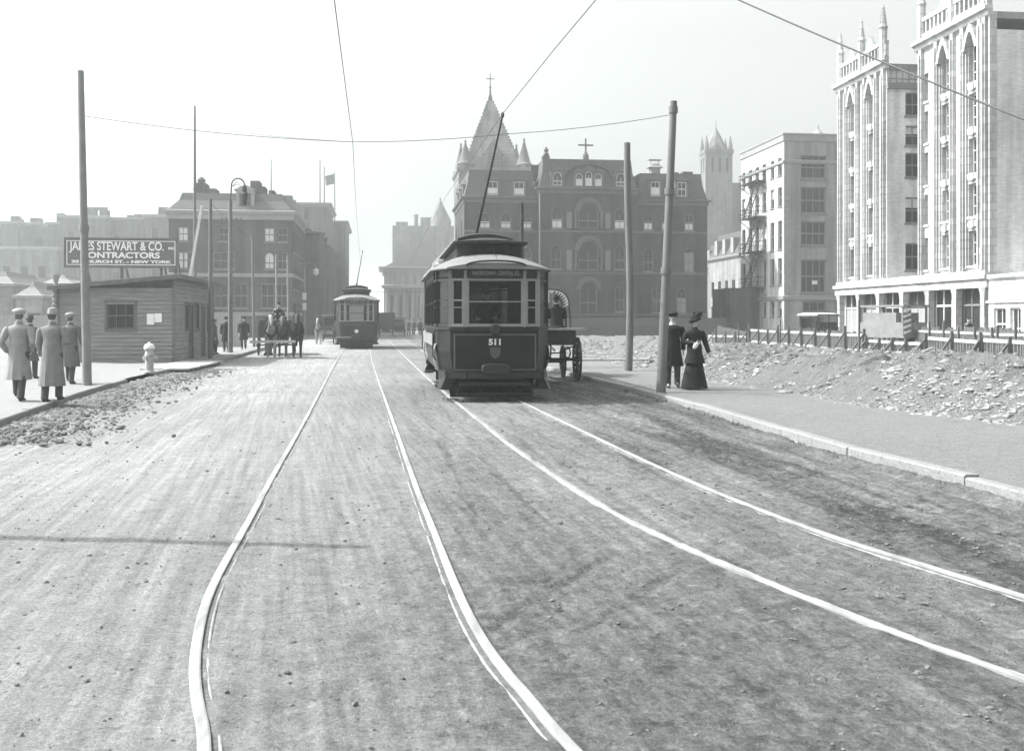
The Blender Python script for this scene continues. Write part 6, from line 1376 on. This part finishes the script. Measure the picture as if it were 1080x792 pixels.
q = Vector((.27, .5, 0)); person('driver in a dark coat seen from behind, seated under the wagon canopy', wg.location.x + q.x * math.cos(a1) - q.y * math.sin(a1), wg.location.y + q.x * math.sin(a1) + q.y * math.cos(a1), 1.08, a1 + math.pi, 1.72, coat=M_coatd, hat='bowler', sit=True, coat_len=.16, lean=.08, arms={-1: ((-.26, -.08, .74), (-.12, -.38, .72)), 1: ((.26, -.08, .74), (.12, -.38, .72))})
q = Vector((0, 4.4, 0)); horse('dark horse harnessed to the canopy wagon, hidden behind the near tram', wg.location.x - q.y * math.sin(a1), wg.location.y + q.y * math.cos(a1), a1 + math.pi, M_hdark)
m = MB()
for sx in (-1, 1): m.tube([(sx * .5, 2.3, .8), (sx * .42, 3.6, 1.05), (sx * .38, 5.0, 1.15)], .03, 6)
m.build('shafts', M_wag, wg, True)
# horse team on the left, coming toward us
x, y = gp(293, 378.5); yw = y; grp = 'horse team on the left of the street'
horse('dappled pale horse on the left side of the oncoming team', (279 - CX) * yw / F, yw + 1.3, .2, M_hgrey, 1.0, grp, .04); horse('dark horse on the right side of the oncoming team', (307 - CX) * yw / F, yw + 1.3, .22, M_hdark, 1.03, grp, -.03); horse('brown horse in the middle of the oncoming team', (291 - CX) * (yw + .8) / F, yw + 2.2, .2, M_hmid, .98, grp)
tw = thing('team_wagon', 'dark open freight wagon with a high driver seat drawn by the horse team', 'wagon', ((290 - CX) * (yw + 4) / F, yw + 4.2, 0), .2)
for sx in (-1, 1): wheel(tw, sx * .85, .6, .5); wheel(tw, sx * .9, 3.4, .65)
m = MB(); m.box(-.8, .8, .0, 4.2, .95, 1.05)
for sx in (-1, 1): m.box(*sorted((sx * .78, sx * .83)), .0, 4.2, 1.051, 1.5)
m.box(-.78, .78, .0, .05, 1.051, 1.7); m.build('wagon_box', M_wag, tw); MB().box(-.5, .5, .35, .8, 1.75, 1.85).build('seat', M_wag, tw)
m = MB()
for sx in (-1, 1): m.bar((sx * .45, .55, 1.05), (sx * .45, .55, 1.75), .05)
m.tube([(-.85, .6, .5), (.85, .6, .5)], .04, 6); m.tube([(-.9, 3.4, .65), (.9, 3.4, .65)], .04, 6); m.tube([(0, .4, .65), (-.05, -4.6, .8)], .05, 8); m.build('running_gear', M_wag, tw)
m = MB(); m.box(-1.0, .95, -5.05, -4.93, .72, .83); m.build('yoke_beam', mat('pale yoke', .42, .8, .2, 3), tw)
person('driver perched high on the team wagon in dark clothes', tw.location.x, tw.location.y + .6, 1.28, .1, 1.68, coat=M_coatd, hat='bowler', sit=True, coat_len=.16, arms={-1: ((-.28, -.08, .74), (-.14, -.34, .76)), 1: ((.28, -.08, .74), (.14, -.34, .76))}, detail=False)
# white barrel plank propped beside the team
x, y = (272 - CX) * yw / F, yw + 2.0; t = thing('white_post', 'short white upright board left of the horse team', 'post', (x, y, .1)); MB().box(-.16, .16, -.03, .03, 0, 1.25).build('board', M_cream, t); MB().box(-.2, .2, -.05, .05, -.02, .1).build('foot', M_woodd, t)

# ================================================================ MOTOR CARS AND CARRIAGES
def motor(lab, x, y, rz, kind='car', m_=None, top=True, group='motor cars and carriages'):
    """faces -y"""
    t = thing('motor_' + kind, lab, kind, (x, y, 0), rz, group); m_ = m_ or M_wag
    for sx in (-1, 1): wheel(t, sx * .68, .45, .42, M_wheel, 10); wheel(t, sx * .68, 2.75, .42, M_wheel, 10)
    m = MB(); m.box(-.42, .42, -.1, 3.3, .5, .6); m.tube([(-.68, .45, .42), (.68, .45, .42)], .03, 6); m.tube([(-.68, 2.75, .42), (.68, 2.75, .42)], .03, 6); m.build('chassis', M_iron, t)
    m = MB(); m.loft([[(-.3, .0, .62), (.3, .0, .62), (.34, .0, 1.05), (0, .0, 1.15), (-.34, .0, 1.05)], [(-.42, 1.0, .62), (.42, 1.0, .62), (.46, 1.0, 1.15), (0, 1.0, 1.28), (-.46, 1.0, 1.15)]]); m.build('bonnet', m_, t)
    MB().box(-.3, .3, -.06, -.001, .62, 1.1).build('radiator', M_gold, t)
    if kind == 'truck': MB().box(-.95, .95, 1.3, 4.2, .75, 2.45).build('body', m_, t); MB().box(-.98, .98, 1.0, 4.25, 2.451, 2.52).build('canopy', M_wag, t)
    else:
        m = MB(); m.loft([[(-.5, 1.0, .62), (.5, 1.0, .62), (.55, 1.0, 1.2), (-.55, 1.0, 1.2)], [(-.62, 1.4, .62), (.62, 1.4, .62), (.66, 1.4, 1.15), (-.66, 1.4, 1.15)], [(-.64, 3.0, .62), (.64, 3.0, .62), (.68, 3.1, 1.3), (-.68, 3.1, 1.3)]]); m.build('body', m_, t)
        for yv in (1.6, 2.5): m = MB(); m.box(-.55, .55, yv, yv + .5, 1.05, 1.2); m.box(-.55, .55, yv + .45, yv + .6, 1.2, 1.6); m.build('seat', M_seat, t)
        if top:
            m = MB(); rings = [[(.72 * a, yv, 2.1 + .06 * (1 - a * a) - dz) for a in (-1, -.5, 0, .5, 1)] + [(.72, yv, 2.05 - dz), (-.72, yv, 2.05 - dz)] for yv, dz in ((.85, .06), (1.0, 0), (3.0, 0), (3.2, .1))]; m.loft(rings); m.build('canopy', top if top is not True else M_wag, t)
            m = MB()
            for sx in (-1, 1):
                for yv in (1.05, 2.1, 3.0): m.bar((sx * .66, yv, 1.15), (sx * .66, yv, 2.06), .035)
            m.bar((-.6, 1.05, 1.2), (-.6, 1.05, 2.05), .03); m.build('stanchions', M_iron, t); MB().box(-.55, .55, 1.04, 1.05, 1.2, 1.85).build('windscreen', M_tglass, t)
    m = MB()
    for sx in (-1, 1): m.box(*sorted((sx * .5, sx * .86)), 1.0, 2.3, .5, .54); m.tube([(sx * .68, .45 + .55 * math.cos(a), .42 + .5 * math.sin(a)) for a in [math.pi * i / 8 for i in range(9)]], .05, 6); m.tube([(sx * .68, 2.75 + .55 * math.cos(a), .42 + .5 * math.sin(a)) for a in [math.pi * i / 8 for i in range(9)]], .05, 6)
    m.build('mudguards', M_iron, t)
    for sx in (-1, 1): MB().tube([(sx * .42, -.18, .95), (sx * .42, -.02, .95)], .11, 12).build('headlight', M_gold, t, True)
    return t
x, y = gp(346, 361); motor('black covered motor car just left of the distant tram', x, y + 1, a1, 'car', None, True)
x, y = gp(336, 363.5); horse('small pale horse beside the covered car left of the distant tram', x, y, a1, M_hgrey, .95)
ct_ = thing('light_cart', 'small two wheeled cart behind the pale horse left of the distant tram', 'cart', (x + .0 - U[0] * 0, y + 2.6, 0), a1)
for sx in (-1, 1): wheel(ct_, sx * .6, 0, .55, M_wheel, 10)
m = MB(); m.box(-.5, .5, -.4, .6, .95, 1.3); m.build('cart_body', M_wag, ct_); m = MB()
for sx in (-1, 1): m.tube([(sx * .45, 0, .9), (sx * .4, -2.6, 1.1)], .025, 6)
m.build('shafts', M_wag, ct_)
x, y = gp(407, 354.5); motor('big dark van just right of the distant tram', x, y, a1 + math.pi, 'truck', M_wag); x, y = gp(420, 354); motor('small parked car between the far van and the distant pedestrians', x, y, a1 + math.pi, 'car')
motor('car with a pale canopy in front of the grey building, behind the plank fence', (842 - CX) * 62 / F, 62, -.9, 'car', M_wag, mat('pale canvas', .5, .8, .1))
# loaded lorry by the white building
t = thing('loaded_lorry', 'boxy pale lorry with striped end standing before the white building', 'lorry', ((962 - CX) * 54 / F, 54.0, .1), .5); M_lor = mat('lorry pale paint', .2, .7, .2, 3)
for sx in (-1, 1): wheel(t, sx * .85, .2, .45); wheel(t, sx * .85, 2.2, .45)
m = MB(); m.box(-.95, .95, -.3, 2.8, .7, .8); m.box(-.9, .9, -.2, 2.7, .801, 1.5); m.build('bed', M_lor, t); m = MB()
for sx in (-1, 1):
    for yv in (-.2, 2.65): m.box(sx * .88 - .05, sx * .88 + .05, yv, yv + .08, 1.501, 2.3)
m.box(-.98, .98, -.3, 2.8, 2.301, 2.4); m.build('canopy', M_lor, t)
m = MB()
for i in range(5): m.bar((-.97, -.31, .95 + i * .28), (-.45, -.31, 1.08 + i * .28), .02, .1)
m.build('stripes', M_num, t); MB().box(-.85, .85, .3, 2.5, 1.501, 2.0).build('load', M_lor, t)

# ================================================================ PLANK FENCES on the plot, loose timber
def plank_fence(lab, pts, hgt, rails, board=True, props=True, m_=None, zg=.3, gap=.05, seed=1, step=1.9):
    p0 = pts[0]; t = thing('plank_fence', lab, 'fence', (p0[0], p0[1], zg), 0, 'plank fences on the building plot'); rnd = random.Random(seed); m_ = m_ or M_wood
    R1 = MB(); B = MB(); posts = []
    for a, b in zip(pts[:-1], pts[1:]):
        A = Vector((a[0] - p0[0], a[1] - p0[1], 0)); Bv = Vector((b[0] - p0[0], b[1] - p0[1], 0)); d = Bv - A; L = d.length; d.normalize(); n = Vector((-d.y, d.x, 0)); n = n if n.x < 0 else -n
        for z_ in rails: R1.bar(A + n * .06 + Vector((0, 0, z_ + rnd.uniform(-.03, .03))), Bv + n * .06 + Vector((0, 0, z_ + rnd.uniform(-.05, .05))), .05, .11)
        q = 0
        if board:
            while q < L:
                w_ = rnd.uniform(.11, .17); hh = hgt * rnd.uniform(.82, 1.06); tl = rnd.uniform(-.04, .04); c_ = A + d * (q + w_ / 2); B.bar(c_ + Vector((0, 0, -.25)), c_ + d * tl + Vector((0, 0, hh)), .022, w_) if abs(d.x) > abs(d.y) else B.bar(c_ + Vector((0, 0, -.25)), c_ + d * tl + Vector((0, 0, hh)), w_, .022); q += w_ + rnd.uniform(.0, gap)
        q = 0
        while q <= L + .01:
            c_ = A + d * q; P_ = MB(); h_ = hgt * rnd.uniform(1.0, 1.3); P_.bar(c_ + n * .13 + Vector((0, 0, -.3)), c_ + n * (.13 + rnd.uniform(-.03, .03)) + Vector((0, 0, h_)), .09)
            if props: P_.bar(c_ + n * .15 + Vector((0, 0, h_ * .8)), c_ + n * .95 + d * rnd.uniform(-.1, .1) + Vector((0, 0, -.25)), .06)
            posts.append(P_); q += step
    if board: B.build('boards', m_, t)
    R1.build('rail', M_woodl, t)
    for P_ in posts: P_.build('post', M_claptrim, t)
    return t
fl_ = lambda Y: float(np.interp(Y, [31, 40, 50, 64, 75], [14.6, 13.8, 13.3, 13.0, 13.2]))
plank_fence('long low fence of upright boards with a pale rail and slanting props, beyond the rubble', [(fl_(y), y) for y in (40.5, 46, 51.5, 57.5)], .95, (.25, .85), zg=.28, seed=4)
plank_fence('low post and board fence nearest the right edge, in front of the white building', [(fl_(y), y) for y in (28.5, 32, 35.5)], .85, (.2, .75), zg=.3, seed=5, step=1.75)
plank_fence('broken fence section with crossed slanting planks between the two longer fences', [(fl_(y), y) for y in (35.8, 38, 40.2)], .7, (.15, .6), zg=.3, seed=6, gap=.5, step=1.1)
plank_fence('taller board fence running close to the white building shopfronts', [(19.6, 34), (20.4, 44), (20.9, 54), (21.3, 64)], 1.2, (.3, 1.0), props=False, zg=.15, seed=7, m_=M_wood)
plank_fence('row of short stakes behind the walking couple', [(11.9, 66), (13.2, 58)], .8, (.5,), zg=.25, seed=8, gap=1.2, step=1.6)
t = thing('leaning_panel', 'leaning pale board panel standing right of the hospital end', 'panel', ((757 - CX) * 66 / F, 66, .1), .05); m = MB(); rnd = random.Random(2)
for i in range(13): m.box(i * .15, i * .15 + .14, 0, .03, 0, 1.25 - i * .03 + rnd.uniform(-.03, .03))
m.build('boards', M_woodl, t); m = MB(); m.bar((0, -.03, 1.0), (1.95, -.03, .72), .04, .1); m.bar((0, -.03, .3), (1.95, -.03, .25), .04, .1); m.build('rail', M_woodl, t)
rnd = random.Random(21)
for i, (px, py, h, lab) in enumerate(((823, 369, 1.6, 'thin dark stake standing left of the long board fence'), (906, 378, 2.3, 'tall thin stake rising above the long board fence'), (779, 371, 1.5, 'thin stake between the couple and the long board fence'))):
    x, y = gp(px, py, .3); pole('stake', lab, 'stake', x, y, .15, h + .15, .04, .035, M_woodd, 'stakes on the plot')
for i, (px, py, L, a, lab) in enumerate(((640, 381, 3.0, .05, 'loose pale plank on the ground between the wagon and wooden pole'), (700, 374, 3.6, -.04, 'loose plank lying behind the steel pole'), (790, 372, 2.2, .1, 'dark timber offcut lying below the board panel'), (935, 388, 2.2, .5, 'slanting loose plank by the broken fence'))):
    x, y = gp(px, py, .35); t = thing('loose_plank', lab, 'plank', (x, y, .36), a, 'loose planks on the plot'); MB().box(-L / 2, L / 2, -.1, .1, 0, .06).build('plank', M_woodl if i != 2 else M_woodd, t)

# ================================================================ HAZE
hb = MB().box(-1505, 1505, -105, 2505, -1.2, 46).build('haze', mat('x', .5)); hb['kind'] = 'stuff'
hm = bpy.data.materials.new('haze'); hm.use_nodes = True; n = hm.node_tree; n.nodes.remove(n.nodes['Principled BSDF'])
pv = n.nodes.new('ShaderNodeVolumePrincipled'); pv.inputs['Color'].default_value = (.97, 1, .99, 1); pv.inputs['Density'].default_value = HAZE; pv.inputs['Anisotropy'].default_value = .55
n.links.new(pv.outputs[0], n.nodes['Material Output'].inputs['Volume']); hb.data.materials.clear(); hb.data.materials.append(hm); hb.display_type = 'WIRE'
for o in [o for o in bpy.data.objects if o.get('label') == '']: bpy.data.objects.remove(o)
